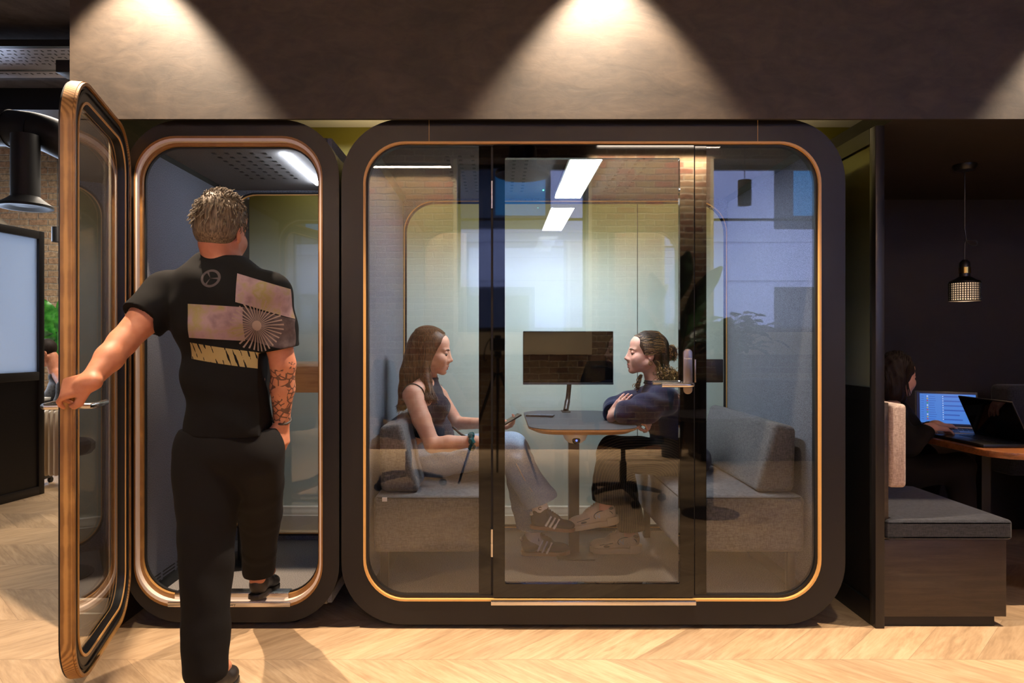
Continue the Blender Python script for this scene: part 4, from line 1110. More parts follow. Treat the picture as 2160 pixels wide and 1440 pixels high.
ch['label'] = 'black office task chair reflected lower centre in the door glass'
copy_tree(ch, (-0.78, -2.95, 0), 0.9, 'black office task chair reflected over the left sofa'); 
def bistro():
    x, y = 1.55, -1.98
    root = thing('round_table', (x, y, 0), 'black round pedestal table reflected low in the right pane', 'table')
    mk('foot_disc', MB().lathe([(0, 0), (0.21, 0), (0.21, 0.008), (0.03, 0.02), (0, 0.02)], (x, y, 0), 'z', 40), 'black_metal', root)
    mk('post', MB().lathe([(0.028, 0.015), (0.028, 0.70)], (x, y, 0)), 'black_metal', root)
    mk('table_top', MB().lathe([(0, 0.70), (0.33, 0.70), (0.35, 0.715), (0.35, 0.73), (0, 0.73)], (x, y, 0), 'z', 48), 'black_plastic', root)
bistro()
def tripod_camera():
    x, y, z = 0.0, -3.12, 1.25
    root = thing('tripod', (x, y, 0), 'black camera tripod reflected in the dark door post', 'tripod')
    for a in (0.5, 2.6, 4.7):
        mk('leg', MB().tube([(x + 0.03 * math.cos(a), y + 0.03 * math.sin(a), 0.98), (x + 0.40 * math.cos(a), y + 0.40 * math.sin(a), 0.02)], [0.016, 0.010], 10), 'black_metal', root)
    mk('centre_column', MB().tube([(x, y, 0.75), (x, y, 1.13)], 0.014, 12), 'black_metal', root)
    mk('tripod_head', MB().sphere((x, y, 1.14), 0.035).box((x - 0.035, y - 0.035, 1.16), (x + 0.035, y + 0.035, 1.175)), 'black_metal', root)
    r2 = thing('photo_camera', (x, y, 1.176), 'black stills camera on the tripod reflected in the door post', 'camera')
    mk('camera_body', MB().box((x - 0.07, y - 0.03, 1.177), (x + 0.07, y + 0.03, 1.290), 0.010, 3).box((x - 0.03, y - 0.025, 1.285), (x + 0.03, y + 0.03, 1.315), 0.008), 'black_plastic', r2)
    mk('lens_barrel', MB().lathe([(0.0, 0.03), (0.036, 0.03), (0.040, 0.095), (0.033, 0.095), (0.030, 0.088), (0, 0.088)], (x, y, 1.235), 'y', 28), 'black_plastic', r2)
    mk('strap', MB().tube(bez((x - 0.07, y, 1.28), (x - 0.14, y, 1.20), (x - 0.13, y + 0.02, 1.02), (x - 0.10, y + 0.01, 1.10), 10), 0.006, 6), 'black_fabric', r2)
tripod_camera()
p = (4.35, -4.5)
cyl_pendant((2.18, -3.02), 2.46, 0.058, 0.22, 'black cylinder pendant reflected in the right pane')
def dome_pendant():
    x, y, z = 0.20, -2.55, 2.60
    root = thing('dome_pendant', (x, y, z), 'wide black dome pendant reflected at the top of the door glass', 'pendant lamp')
    mk('shade', MB().lathe([(0.0, z + 0.22), (0.11, z + 0.22), (0.12, z + 0.09), (0.22, z + 0.03), (0.22, z), (0.21, z), (0.10, z + 0.08), (0, z + 0.10)], (x, y, 0), 'z', 40), 'black_plastic', root)
    mk('tube', MB().lathe([(0.10, z + 0.22), (0.10, 3.6)], (x, y, 0), 'z', 32), 'black_plastic', root)
dome_pendant()
for i, (xa, xb, z) in enumerate(((-1.70, -0.54, 3.26), (1.14, 2.55, 3.49))):
    root = thing('linear_light', ((xa + xb) / 2, -4.85, z), ['slim glowing linear light above the left brick pier', 'slim glowing linear light above the middle brick pier'][i], 'light')
    mk('housing', MB().box((xa, -4.87, z + 0.012), (xb, -4.83, z + 0.045)), 'black_metal', root)
    mk('diffuser', MB().box((xa, -4.868, z), (xb, -4.832, z + 0.012)), 'led_warm', root)
def bushy(x, y, zb, r, n, seed, label, name='potted_fern'):
    random.seed(seed)
    root = thing(name, (x, y, zb), label, 'plant')
    mk('pot', MB().lathe([(0.12, zb), (0.16, zb + 0.28), (0.14, zb + 0.28), (0.14, zb + 0.25), (0, zb + 0.25)], (x, y, 0), 'z', 24), 'pot_grey', root)
    b = MB()
    for i in range(n):
        a = random.uniform(0, 2 * PI); e = random.uniform(0.15, 1.35); L = r * random.uniform(0.55, 1.0)
        base = Vector((x, y, zb + 0.26)); tip = base + Vector((math.cos(a) * math.cos(e), math.sin(a) * math.cos(e), math.sin(e))) * L
        mid = (base + tip) / 2 + Vector((0, 0, 0.08 * r))
        b.tube([base, mid, tip], 0.004, 5, False)
        leaf(b, tip, tip + Vector((math.cos(a + random.uniform(-.7, .7)), math.sin(a), random.uniform(-0.5, 0.4))) * 0.17, 0.055, (-math.sin(a), math.cos(a), 0.2), 0.2, 0.2, 6)
        leaf(b, mid, mid + Vector((math.cos(a + 1.2), math.sin(a + 1.2), random.uniform(-0.3, 0.4))) * 0.13, 0.045, (-math.sin(a), math.cos(a), 0.2), 0.2, 0.2, 6)
    mk('foliage', b, 'dark_leaf', root)
sb = thing('sideboard', (2.9, -4.45, 0), 'long black sideboard below the window wall carrying the fern', 'cabinet')
mk('carcass', MB().box((2.1, -4.75, 0.08), (4.4, -4.15, 0.85), 0.004), 'black_laminate', sb)
mk('plinth', MB().box((2.14, -4.72, 0), (4.36, -4.20, 0.08)), 'black_metal', sb)
bushy(2.50, -4.38, 0.851, 0.50, 80, 5, 'bushy green fern on the sideboard, reflected right of the door handle')

def tall_plant():
    x, y = 1.90, -4.50
    root = thing('banana_plant', (x, y, 0), 'tall dark banana plant reflected in the black door edge', 'plant')
    mk('pot', MB().lathe([(0.10, 0), (0.14, 0.42), (0.12, 0.42), (0.11, 0.38), (0, 0.38)], (x, y, 0), 'z', 24), 'pot_grey', root)
    for i, (dx, dy, h, w_) in enumerate(((0.10, 0.05, 2.25, 0.13), (-0.16, 0.08, 2.0, 0.12), (0.24, 0.0, 1.85, 0.12), (0.32, 0.12, 2.1, 0.11), (-0.26, -0.02, 1.7, 0.10))):
        a = Vector((x + dx * 0.4, y + dy, h - 0.55)); t = Vector((x + dx * 1.6, y + dy, h))
        mk('stalk', MB().tube(bez((x, y, 0.38), (x, y, 0.8), a - Vector((0, 0, 0.3)), a, 8), 0.012, 8), 'dark_leaf', root)
        mk('leaf', leaf(MB(), a, t, w_, (0.9, 0.4, 0), 0.12), 'dark_leaf', root)
tall_plant()
# ------------------------------------------------------------------ people
def skinmat(name, c, c2, sss=0.12):
    t = mat(name, c, 0.55, sss=sss, spec=0.35); n = t.noise(t.obj(), 30, 4); n2 = t.noise(t.obj(), 9, 2)
    t.col(t.mix(t.math('MULTIPLY', n2, 0.8), t.ramp(n, [(0.3, c), (0.7, c2)]), c2)); return t
skinmat('skin_fair', rgb(226, 176, 150), rgb(208, 150, 124))
skinmat('skin_rosy', rgb(230, 184, 164), rgb(214, 154, 134))
skinmat('skin_tan', rgb(214, 150, 118), rgb(190, 122, 92))
mat('lip_rose', rgb(176, 84, 84), 0.35)
mat('lash_dark', rgb(40, 26, 20), 0.6)
mat('eye_white', rgb(225, 220, 215), 0.15)
mat('iris_brown', rgb(50, 34, 24), 0.1)
def hairmat(name, c1, c2, rough=0.38):
    t = mat(name, c1, rough, spec=0.22); n = t.noise(t.mapv(t.obj(), (60, 60, 2)), 4, 3, 0.6)
    t.col(t.ramp(n, [(0.35, c1), (0.68, c2)]))
hairmat('hair_brown', rgb(58, 36, 23), rgb(108, 72, 46), 0.5)
hairmat('hair_dark_brown', rgb(36, 24, 18), rgb(66, 44, 30), 0.55)
hairmat('hair_gold', rgb(120, 88, 48), rgb(178, 140, 84))
hairmat('hair_ash', rgb(66, 56, 46), rgb(132, 116, 96), 0.6)
hairmat('hair_black', rgb(20, 16, 15), rgb(44, 32, 26), 0.65)
class Head:
    def __init__(s, o, fwd, up=(0, 0, 1), sc_=1.0):
        s.o = np.array(o, float); s.R = basis(fwd, up); s.s = sc_
    def p(s, x, y, z): return s.o + s.R @ (np.array([x, y, z]) * s.s)
    def build(s, S, neck_to, neck_r=0.050, female=True, mid=0, open_mouth=0.0, lip=1):
        p, R, k = s.p, s.R, s.s
        E = lambda c, r, kk=0.012, op='add', m=mid: S.ell(p(*c), [v * k for v in r], R, kk, op, m)
        C = lambda a, b, ra, rb, kk=0.010, m=mid, op='add': S.cone(p(*a), p(*b), ra * k, rb * k, kk, op, m)
        S.cone(p(-0.030, 0, -0.055), neck_to, neck_r * 1.0, neck_r * 1.12, 0.02, 'add', mid)
        E((-0.018, 0, 0.032), (0.093, 0.074, 0.083), 0.0)
        E((0.040, 0, 0.045), (0.047, 0.060, 0.052), 0.02)
        E((0.032, 0, -0.025), (0.052, 0.057, 0.080), 0.02)
        C((-0.006, 0.052, -0.050), (0.062, 0.018, -0.096), 0.018, 0.014, 0.022)
        C((-0.006, -0.052, -0.050), (0.062, -0.018, -0.096), 0.018, 0.014, 0.022)
        E((0.071, 0, -0.097), (0.019, 0.020, 0.017), 0.012)
        E((0.066, 0, -0.068), (0.027, 0.032, 0.034), 0.014)
        for q in (-1, 1):
            E((0.050, q * 0.040, -0.046), (0.030, 0.020, 0.034), 0.02); E((0.058, q * 0.040, -0.030), (0.026, 0.022, 0.024), 0.018)           # cheek
            C((0.081, q * 0.010, 0.018), (0.068, q * 0.044, 0.017), 0.0085, 0.006, 0.016)   # brow
            E((0.099, q * 0.034, -0.002), (0.015, 0.014, 0.010), 0.009, 'sub')
            E((0.0735, q * 0.032, 0.0030), (0.0135, 0.0150, 0.0105), 0.003)         # closed-down upper lid and ball
            E((0.096, q * 0.0115, -0.038), (0.010, 0.0075, 0.0075), 0.005)        # nostril wing
            # ear
            E((-0.012, q * 0.072, -0.012), (0.017, 0.008, 0.030), 0.006)
            E((-0.004, q * 0.079, -0.010), (0.008, 0.006, 0.015), 0.003, 'sub')
        C((0.072, 0, 0.0), (0.078, 0, -0.040), 0.020, 0.022, 0.010); C((0.085, 0, 0.010), (0.102, 0, -0.028), 0.0095, 0.0098, 0.010)
        E((0.105, 0, -0.032), (0.0112, 0.0110, 0.0098), 0.006)
        C((0.088, 0, -0.044), (0.090, 0, -0.060), 0.008, 0.006, 0.008)
        E((0.0905, 0, -0.0665), (0.0080, 0.019, 0.0055), 0.004)
        E((0.0875, 0, -0.0795 - open_mouth), (0.0080, 0.016, 0.0060), 0.004)
        C((0.102, -0.016, -0.0725 - open_mouth / 2), (0.102, 0.016, -0.0725 - open_mouth / 2), 0.0022 + open_mouth, 0.0022 + open_mouth, 0.002, op='sub')
        E((0.088, 0, -0.088), (0.006, 0.012, 0.004), 0.006, 'sub')
    def details(s, parent, side, brow_m='lash_dark', om=0.0):
        """lashes and brows, drawn as fine tubes standing on the skin"""
        b = MB()
        for q in (-1, 1):
            b.tube([s.p(0.0742 + 0.0135 * math.sqrt(max(0.05, 1 - ((y - 0.032) / 0.016) ** 2 - 0.30)), q * y, -0.0062 + 0.0012 * math.cos((y - 0.032) * 90)) for y in (0.018, 0.023, 0.029, 0.035, 0.041, 0.047, 0.052)], [0.0014, 0.0020, 0.0025, 0.0026, 0.0026, 0.0022, 0.0012], 6)
        mk('eyelashes', b, 'lash_dark', parent)
        for q in (-1, 1):
            ey = mk('eye', MB().sphere(s.p(0.0728, q * 0.0315, -0.0045), 0.0122 * s.s, 20, 14), 'eye_white', parent)
            mk('iris', MB().sphere(s.p(0.0762, q * 0.0322, -0.0066), 0.0094 * s.s, 20, 14), 'iris_brown', ey)
        S = SDF(s.p(0.085, 0, -0.073) - 0.03, s.p(0.085, 0, -0.073) + 0.03, 0.0018)
        S.ell(s.p(0.0905, 0, -0.0668), [v * s.s for v in (0.0088, 0.0175, 0.0045)], s.R, 0); S.ell(s.p(0.0878, 0, -0.0792 - om), [v * s.s for v in (0.0088, 0.0150, 0.0050)], s.R, 0.001)
        mkraw('lips', S.mesh(), 'lip_rose', parent)
        b = MB()
        for q in (-1, 1):
            b.tube([s.p(0.0905 - 0.0012 * i - 0.0005 * i * i, q * (0.012 + 0.0085 * i), 0.0185 + 0.0022 * i - 0.0006 * i * i) for i in range(5)], [0.0028, 0.0034, 0.0030, 0.0022, 0.0010], 6)
        mk('eyebrows', b, brow_m, parent)
def hand(S, wrist, fwd, back, thumb_side=1, curl=(0.35, 0.4, 0.45, 0.5), thumb=0.5, s=1.0, mid=0, spread=0.05):
    """fwd: wrist to knuckles, back: out of the back of the hand, thumb_side: +1 thumb on the left of fwd"""
    R = basis(fwd, back); o = np.array(wrist, float)
    P = lambda x, y, z: o + R @ (np.array([x, y * thumb_side, z]) * s)
    S.cone(P(-0.02, 0, 0), P(0.02, 0, 0), 0.026 * s, 0.025 * s, 0.012, 'add', mid)
    S.boxr(P(0.048, -0.001, 0), (0.044 * s, 0.038 * s, 0.0135 * s), R, 0.012 * s, 0.012, 'add', mid)
    for i, (y, L) in enumerate(((0.029, 0.072), (0.0095, 0.081), (-0.0100, 0.075), (-0.029, 0.060))):
        a = 0.12; x, z = 0.086, 0.0; pt = P(x, y, z); r = 0.0092 - 0.0004 * i; yy = y
        for j, f in enumerate((0.45, 0.31, 0.24)):
            a += curl[i] * (1.0, 1.1, 0.7)[j]
            x += math.cos(a) * L * f; z -= math.sin(a) * L * f; yy += y * spread * f
            q = P(x, yy, z); S.cone(pt, q, r * s, (r - 0.0008) * s, 0.003 if j else 0.005, 'add', mid); pt = q; r -= 0.0008
    t = thumb
    S.chain([P(0.012, 0.026, -0.006), P(0.040, 0.050, -0.014 - 0.010 * t), P(0.066, 0.058 - 0.012 * t, -0.020 - 0.016 * t), P(0.088, 0.058 - 0.026 * t, -0.024 - 0.024 * t)],
            [0.016 * s, 0.0125 * s, 0.0105 * s, 0.0085 * s], 0.006, mid)
    return P
def shoe(parent, heel, toe, up, style, name='shoe', side=(0, -1, 0)):
    """heel and toe on the sole line"""
    heel = np.array(heel, float); toe = np.array(toe, float); L = np.linalg.norm(toe - heel); R = basis(toe - heel, up); k = L / 0.27
    P = lambda x, y, z: heel + R @ (np.array([x, y, z]) * k)
    lo = np.minimum(heel, toe) - 0.14; hi = np.maximum(heel, toe) + 0.15
    S = SDF(lo, hi, 0.0035)
    st = 0.030 if style == 'chunky' else 0.022
    S.ell(P(0.050, 0, st + 0.040), (0.048 * k, 0.034 * k, 0.060 * k), R, 0)
    S.cone(P(0.060, 0, st + 0.036), P(0.150, 0, st + 0.027), 0.036 * k, 0.034 * k, 0.02)
    S.ell(P(0.198, 0, st + 0.014), (0.068 * k, 0.042 * k, 0.030 * k), R, 0.02)
    S.cone(P(0.078, 0, st + 0.080), P(0.150, 0, st + 0.050), 0.026 * k, 0.021 * k, 0.015)       # tongue and lacing ridge
    S.cone(P(0.050, 0, st + 0.085), P(0.050, 0, st + 0.16), 0.026 * k, 0.028 * k, 0.002, 'sub')
    S.plane(P(0, 0, st - 0.004), R @ np.array([0, 0, -1]))
    sh = mkraw(name, S.mesh(), {'stripe': 'shoe_black', 'chunky': 'shoe_beige', 'dark': 'shoe_dark'}[style], parent)
    M = Matrix(((R[0][0], R[0][1], R[0][2], heel[0]), (R[1][0], R[1][1], R[1][2], heel[1]), (R[2][0], R[2][1], R[2][2], heel[2]), (0, 0, 0, 1))) @ Matrix.Scale(k, 4)
    out = [(0.004, 0.020), (0.0, 0.0), (0.004, -0.020), (0.020, -0.033), (0.06, -0.036), (0.11, -0.034), (0.16, -0.040), (0.21, -0.043), (0.245, -0.034), (0.266, -0.015), (0.270, 0.0),
           (0.266, 0.015), (0.245, 0.032), (0.21, 0.040), (0.16, 0.038), (0.11, 0.033), (0.06, 0.035), (0.020, 0.033)]
    b = MB(); g = 1.06 if style == 'chunky' else 1.0
    b.prism([(x * 1.0, y * g) for x, y in out], 'z', 0.0, st, 0.005, 2)
    if style == 'chunky':
        b.prism([(0.0, 0.037), (-0.012, 0.0), (0.0, -0.037), (0.06, -0.040), (0.07, 0.0), (0.06, 0.040)], 'z', 0.006, 0.046, 0.006, 2)
    mk('sole', b.xf(M), {'stripe': 'gum_sole', 'chunky': 'beige_sole', 'dark': 'shoe_dark'}[style], sh)
    sy = 1 if (R @ np.array([0, 1, 0])) @ np.array(side, float) > 0 else -1
    if style == 'stripe':
        for i in range(3):
            x = 0.098 + i * 0.024
            b = MB()
            b.tube([P(x + 0.022 - 0.030 * t, sy * (0.0235 + 0.0135 * min(1, t * 1.7)) , st + 0.062 - 0.056 * t - 0.006 * i) for t in (0, 0.33, 0.66, 1)], 0.0058, 6)
            mk('stripe', b, 'shoe_white', sh)
        b = MB(); b.tube([P(0.004 + 0.02 * math.sin(a) ** 2 * 0.1, 0.016 * math.cos(a), st + 0.060 + 0.004 * math.sin(a)) for a in np.linspace(0, PI, 7)], 0.009, 8); mk('heel_tab', b, 'shoe_white', sh)
    if style == 'chunky':
        b = MB()
        b.tube([P(0.075 + 0.05 * math.cos(a), sy * (0.0365 - 0.004 * abs(math.sin(a))), st + 0.034 + 0.024 * math.sin(a)) for a in np.linspace(-0.6, PI, 12)], 0.0022, 6)
        b.tube([P(0.15 + 0.07 * t, sy * (0.0385 + 0.002 * math.sin(t * PI)), st + 0.030 - 0.012 * t) for t in np.linspace(0, 1, 6)], 0.0022, 6)
        mk('overlay_lines', b, 'shoe_grey', sh)
        for c, r in (((0.030, sy * 0.030, st + 0.062), (0.016, 0.004, 0.008)), ((0.185, sy * 0.040, st + 0.012), (0.018, 0.004, 0.006))):
            S2 = SDF(P(*c) - 0.03, P(*c) + 0.03, 0.002); S2.ell(P(*c), np.array(r) * k, R, 0); mkraw('side_patch', S2.mesh(), 'shoe_grey', sh)
        me_ = text('side_letter', 'N', 0.034 * k, (0, 0, 0), 0, 'shoe_silver', sh, bold=0.002)
        A = M @ Matrix.Translation((0.105, sy * 0.0355, st + 0.022)) @ (Matrix.Rotation(PI, 4, 'Z') if sy > 0 else Matrix.Identity(4))
        for v in me_.data.vertices:
            wv = np.array(v.co) + ORG[me_.name]; q = A @ Vector(wv); v.co = Vector(np.array(q) - ORG[me_.name])
    b = MB()
    for i in range(5):
        x = 0.092 + i * 0.015; z = st + 0.100 - 0.0085 * i - (0.0 if style != 'chunky' else -0.002)
        b.tube([P(x, -0.018, z - 0.006), P(x + 0.006, 0, z + 0.004), P(x + 0.012, 0.018, z - 0.006)], 0.0022, 6)
    for q in (-1, 1): b.tube([P(0.090, 0, st + 0.088), P(0.085, q * 0.018, st + 0.098), P(0.092, q * 0.032, st + 0.082), P(0.098, q * 0.036, st + 0.060)], 0.0018, 6)
    mk('laces', b, {'stripe': 'shoe_black', 'chunky': 'beige_sole', 'dark': 'shoe_dark'}[style], sh)
    return sh
mat('shoe_black', rgb(34, 32, 30), 0.6); mat('shoe_white', rgb(226, 220, 212), 0.5); mat('gum_sole', rgb(128, 84, 52), 0.55)
speckle('shoe_beige', rgb(200, 180, 156), rgb(214, 196, 172), 0.8, 200, 0.1); mat('beige_sole', rgb(206, 184, 152), 0.6); mat('shoe_grey', rgb(84, 88, 86), 0.5)
mat('shoe_silver', rgb(190, 192, 196), 0.3); mat('shoe_dark', rgb(34, 28, 24), 0.5)
speckle('denim', rgb(118, 142, 172), rgb(172, 188, 202), 0.85, 380, 0.15, (1, 1, 0.4))
mat('denim_seam', rgb(206, 190, 168), 0.8)
def ribbed(name, c1, c2, freq, axis='x'):
    t = mat(name, c1, 0.85, sheen=0.2)
    sx = t.node('ShaderNodeSeparateXYZ'); t.link(t.obj(), sx.inputs[0])
    ang = t.math('ARCTAN2', sx.outputs[1], sx.outputs[0])
    src = t.math('ADD', sx.outputs[1], t.math('MULTIPLY', sx.outputs[0], 0.6)) if axis == 'x' else sx.outputs[2]
    s_ = t.math('SINE', t.math('MULTIPLY', src, freq))
    n = t.noise(t.obj(), 200, 2)
    t.col(t.mix(t.math('ADD', t.math('MULTIPLY', s_, 0.5), 0.5), c1, c2)); t.bump(t.math('ADD', s_, n), 0.5, 0.002)
ribbed('navy_rib_knit', rgb(17, 22, 38), rgb(25, 31, 49), 1100)
speckle('navy_wool', rgb(14, 18, 46), rgb(26, 32, 66), 0.95, 260, 0.5)
def m_pinstripe():
    t = mat('pinstripe_black', rgb(16, 14, 14), 0.85)
    sx = t.node('ShaderNodeSeparateXYZ'); t.link(t.geo(), sx.inputs[0])
    c = at(1350, 1035, 0.6); n = t.noise(t.obj(), 5, 2)
    dx = t.math('ABSOLUTE', t.math('SUBTRACT', sx.outputs[0], c.x)); dz = t.math('ABSOLUTE', t.math('SUBTRACT', sx.outputs[2], c.z))
    up = t.math('GREATER_THAN', sx.outputs[2], c.z)                 # the cloth turns at the knee: stripes follow thigh, then shin
    v = t.math('POWER', t.math('ADD', t.math('POWER', dx, 3.0), t.math('MULTIPLY', up, t.math('POWER', dz, 3.0))), 1 / 3)
    f = t.math('FRACT', t.math('DIVIDE', t.math('ADD', v, t.math('MULTIPLY', n, 0.02)), 0.0115))
    t.col(t.mix(t.math('LESS_THAN', f, 0.13), rgb(17, 15, 14), rgb(92, 80, 66)))
m_pinstripe()
def folds(amp, fx, fz, ph=0.0):
    return lambda X, Y, Z: amp * (np.sin(X * fx + 3.1 * np.sin(Z * fz + ph) + Y * 11) * np.sin(Z * fz * 1.7 + Y * 17 + X * 7 + ph) + 0.5 * np.sin(X * fx * 2.3 + Z * fz * 2.9 + Y * 23))
def strand(mb, pts, r, n=5, seg=5):
    q = spline(pts, seg); m = len(q)
    mb.tube(q, [r * (1 if i < m * 0.7 else 1 - 0.8 * (i / m - 0.7) / 0.3) for i in range(m)], n, False)
# ---------------------------------------------------------- woman with long hair, left bench
def woman_left():
    random.seed(11)
    root = thing('person', (-0.36, 0.58, 0.10), 'seated woman with long brown hair, navy sleeveless top and light jeans, phone in hand', 'person')
    Hd = Head(at(911, 741, 0.58), (math.cos(0.13), -0.05, -math.sin(0.13)), (0, 0, 1), 1.0)
    S = SDF((-0.60, 0.20, 0.08), (0.40, 0.92, 1.42), 0.0042)
    neck = at(902, 806, 0.58)
    Hd.build(S, neck, 0.047, open_mouth=0.0012)
    # trunk
    pel = at(900, 955, 0.58)
    S.ell(at(898, 838, 0.58), (0.085, 0.150, 0.085), None, 0.03); S.ell(at(900, 870, 0.58), (0.088, 0.128, 0.10), None, 0.03)
    S.ell(at(898, 915, 0.58), (0.085, 0.120, 0.09), None, 0.03); S.ell(pel, (0.105, 0.150, 0.090), None, 0.03)
    sR, eR, wR = at(871, 833, 0.43), at(912, 938, 0.335), at(1004, 930, 0.345)
    sL, eL, wL = at(926, 836, 0.745), at(963, 892, 0.74), at(1040, 893, 0.60)
    S.cone(at(895, 812, 0.52), sR, 0.045, 0.050, 0.02); S.cone(at(905, 812, 0.64), sL, 0.045, 0.048, 0.02)
    S.chain([sR, sR * 0.5 + eR * 0.5 + Vector((-0.004, 0, 0)), eR], [0.050, 0.046, 0.038], 0.012)
    S.chain([eR, eR * 0.62 + wR * 0.38, wR], [0.038, 0.0385, 0.0245], 0.012)
    S.chain([sL, eL], [0.046, 0.038], 0.012); S.chain([eL, wL], [0.036, 0.025], 0.012)
    hand(S, wR, (0.95, 0.20, -0.10), (0.1, -0.35, 1), 1, (0.35, 0.4, 0.45, 0.5), 0.6, 0.95)
    hand(S, wL, (0.93, -0.25, -0.05), (0.25, 0.4, -0.9), 1, (0.42, 0.5, 0.55, 0.6), 0.9, 0.95)
    kR, aR = at(1076, 944, 0.48), at(1138, 1066, 0.44)
    kL, aL = at(1085, 950, 0.70), at(1122, 1122, 0.72)
    hR, hL = at(912, 966, 0.51), at(912, 966, 0.67)
    S.chain([hR, kR, aR], [0.080, 0.055, 0.034], 0.02); S.chain([hL, kL, aL], [0.080, 0.055, 0.034], 0.02)
    tR = aR + Vector((0.06, -0.00, -0.06)); tL = aL + Vector((0.06, 0.0, -0.05))
    S.cone(aR, aR + Vector((0.03, 0, -0.05)), 0.034, 0.032, 0.02); S.cone(aR + Vector((0.02, 0, -0.05)), tR, 0.028, 0.02, 0.01)
    S.cone(aL, aL + Vector((0.03, 0, -0.05)), 0.034, 0.03, 0.02); S.cone(aL + Vector((0.02, 0, -0.05)), tL, 0.028, 0.02, 0.01)
    mkraw('body', S.mesh(), ['skin_fair', 'lip_rose'], root)
    Hd.details(root, -1)
    # top
    T = SDF((-0.56, 0.34, 0.58), (-0.10, 0.84, 1.10), 0.004)
    T.ell(at(898, 838, 0.58), (0.096, 0.135, 0.098), None, 0.02); T.ell(at(903, 866, 0.58), (0.103, 0.142, 0.085), None, 0.03)
    for y in (0.515, 0.655): T.ell(at(930, 857, y), (0.050, 0.056, 0.052), None, 0.035)
    T.ell(at(905, 903, 0.58), (0.100, 0.134, 0.075), None, 0.03); T.cone(at(912, 920, 0.58), at(896, 935, 0.58), 0.115, 0.115, 0.03)
    T.cone(neck + Vector((-0.004, 0, -0.03)), neck + Vector((0.004, 0, 0.022)), 0.058, 0.053, 0.02)
    # arm holes
    T.cone(sR + Vector((-0.03, -0.03, 0.05)), sR + Vector((0.02, -0.035, -0.09)), 0.078, 0.056, 0.006, 'sub')
    T.cone(sL + Vector((0.0, 0.03, 0.05)), sL + Vector((0.01, 0.035, -0.09)), 0.078, 0.056, 0.006, 'sub')
    T.plane(at(905, 922, 0.58), (-0.25, 0, -1)); T.plane(neck + Vector((0, 0, 0.030)), (0.1, 0, 1))
    T.disp(folds(0.0018, 26, 30))
    mkraw('sleeveless_top', T.mesh(), 'navy_rib_knit', root)
    b = MB(); b.tube(spline([sR + Vector((-0.055, 0.02, -0.03)), sR + Vector((-0.040, -0.02, 0.035)), sR + Vector((0.0, -0.012, 0.057)), sR + Vector((0.045, -0.012, 0.035)), sR + Vector((0.062, 0.0, -0.01))], 6), 0.0035, 6)
    mk('shoulder_strap', b, 'shoe_black', root)
    # jeans
    J = SDF((-0.58, 0.24, 0.08), (0.42, 0.90, 0.92), 0.0045)
    J.ell(pel + Vector((0.0, 0, 0.0)), (0.115, 0.155, 0.095), None, 0.02); J.cone(at(912, 930, 0.56), at(912, 930, 0.62), 0.100, 0.100, 0.03)
    J.chain([hR, hR * 0.4 + kR * 0.6, kR + Vector((0.004, 0, -0.004)), kR * 0.45 + aR * 0.55, aR + Vector((0.004, 0, 0.030))], [0.104, 0.092, 0.084, 0.078, 0.086], 0.012)
    J.chain([hL, hL * 0.4 + kL * 0.6, kL, kL * 0.45 + aL * 0.55, aL + Vector((-0.004, 0, 0.035))], [0.108, 0.092, 0.080, 0.076, 0.082], 0.012)
    J.disp(folds(0.0032, 18, 22, 1.0))
    J.plane(aR + Vector((0.0, 0, 0.008)), (aR - kR) * 1.0 + Vector((-0.02, 0, -0.02)), (0.02, 0.24, 0.30), (0.42, 0.57, 0.62))
    J.plane(aL + Vector((0.0, 0, 0.018)), (-0.1, 0, -1), (-0.1, 0.59, 0.08), (0.42, 0.90, 0.40))
    J.cone(aR + Vector((-0.02, 0, 0.06)), aR + Vector((0.03, 0, -0.03)), 0.055, 0.074, 0.004, 'sub'); J.cone(aL + Vector((0, 0, 0.06)), aL + Vector((0, 0, -0.03)), 0.050, 0.064, 0.004, 'sub')
    J.plane(at(906, 912, 0.58), (0.18, 0, 1), (-0.58, 0.24, 0.7), (-0.2, 0.90, 0.92))
    jn = mkraw('jeans', J.mesh(), 'denim', root)
    b = MB(); d = (aR - kR).normalized(); R = basis(d, (0, -1, 0)); c = aR + d * 0.004
    hem = [Vector(np.array(c) + R @ np.array([0, 0.083 * math.cos(a), 0.083 * math.sin(a)])) for a in np.linspace(0, 2 * PI, 28, endpoint=False)]
    b.tube([kR + Vector((0.0, -0.080, -0.01)), kR * 0.5 + aR * 0.5 + Vector((-0.004, -0.0795, 0)), aR + Vector((0.0, -0.084, 0.03))], 0.0022, 6)
    
    mk('seams', b, 'denim_seam', jn)
    mk('belt_strap', MB().tube(spline([at(955, 900, 0.47), at(972, 915, 0.44), at(985, 922, 0.43)], 5), 0.006, 6), 'shoe_black', jn)
    # socks and shoes
    for a_, dirv in ((aR, Vector((0.25, 0, -1))), (aL, Vector((0.15, 0, -1)))):
        S2 = SDF(a_ - Vector((0.08, 0.08, 0.10)), a_ + Vector((0.12, 0.08, 0.10)), 0.0035)
        S2.chain([a_ + Vector((-0.004, 0, 0.020)), a_ + Vector((0.006, 0, -0.025)), a_ + Vector((0.035, 0, -0.055))], [0.040, 0.040, 0.036], 0.01)
        S2.plane(a_ + Vector((0, 0, 0.018)), (-0.3, 0, 1))
        sk = mkraw('sock', S2.mesh(), 'sock_white', root)
    text('sock_emblem', 'C', 0.022, (aR.x - 0.001, aR.y - 0.042, aR.z - 0.012), 0, 'lash_dark', sk, bold=0.001)
    shoe(root, at(1117, 1113, 0.42), at(1213, 1121, 0.42), (0.05, 0, 1), 'stripe')
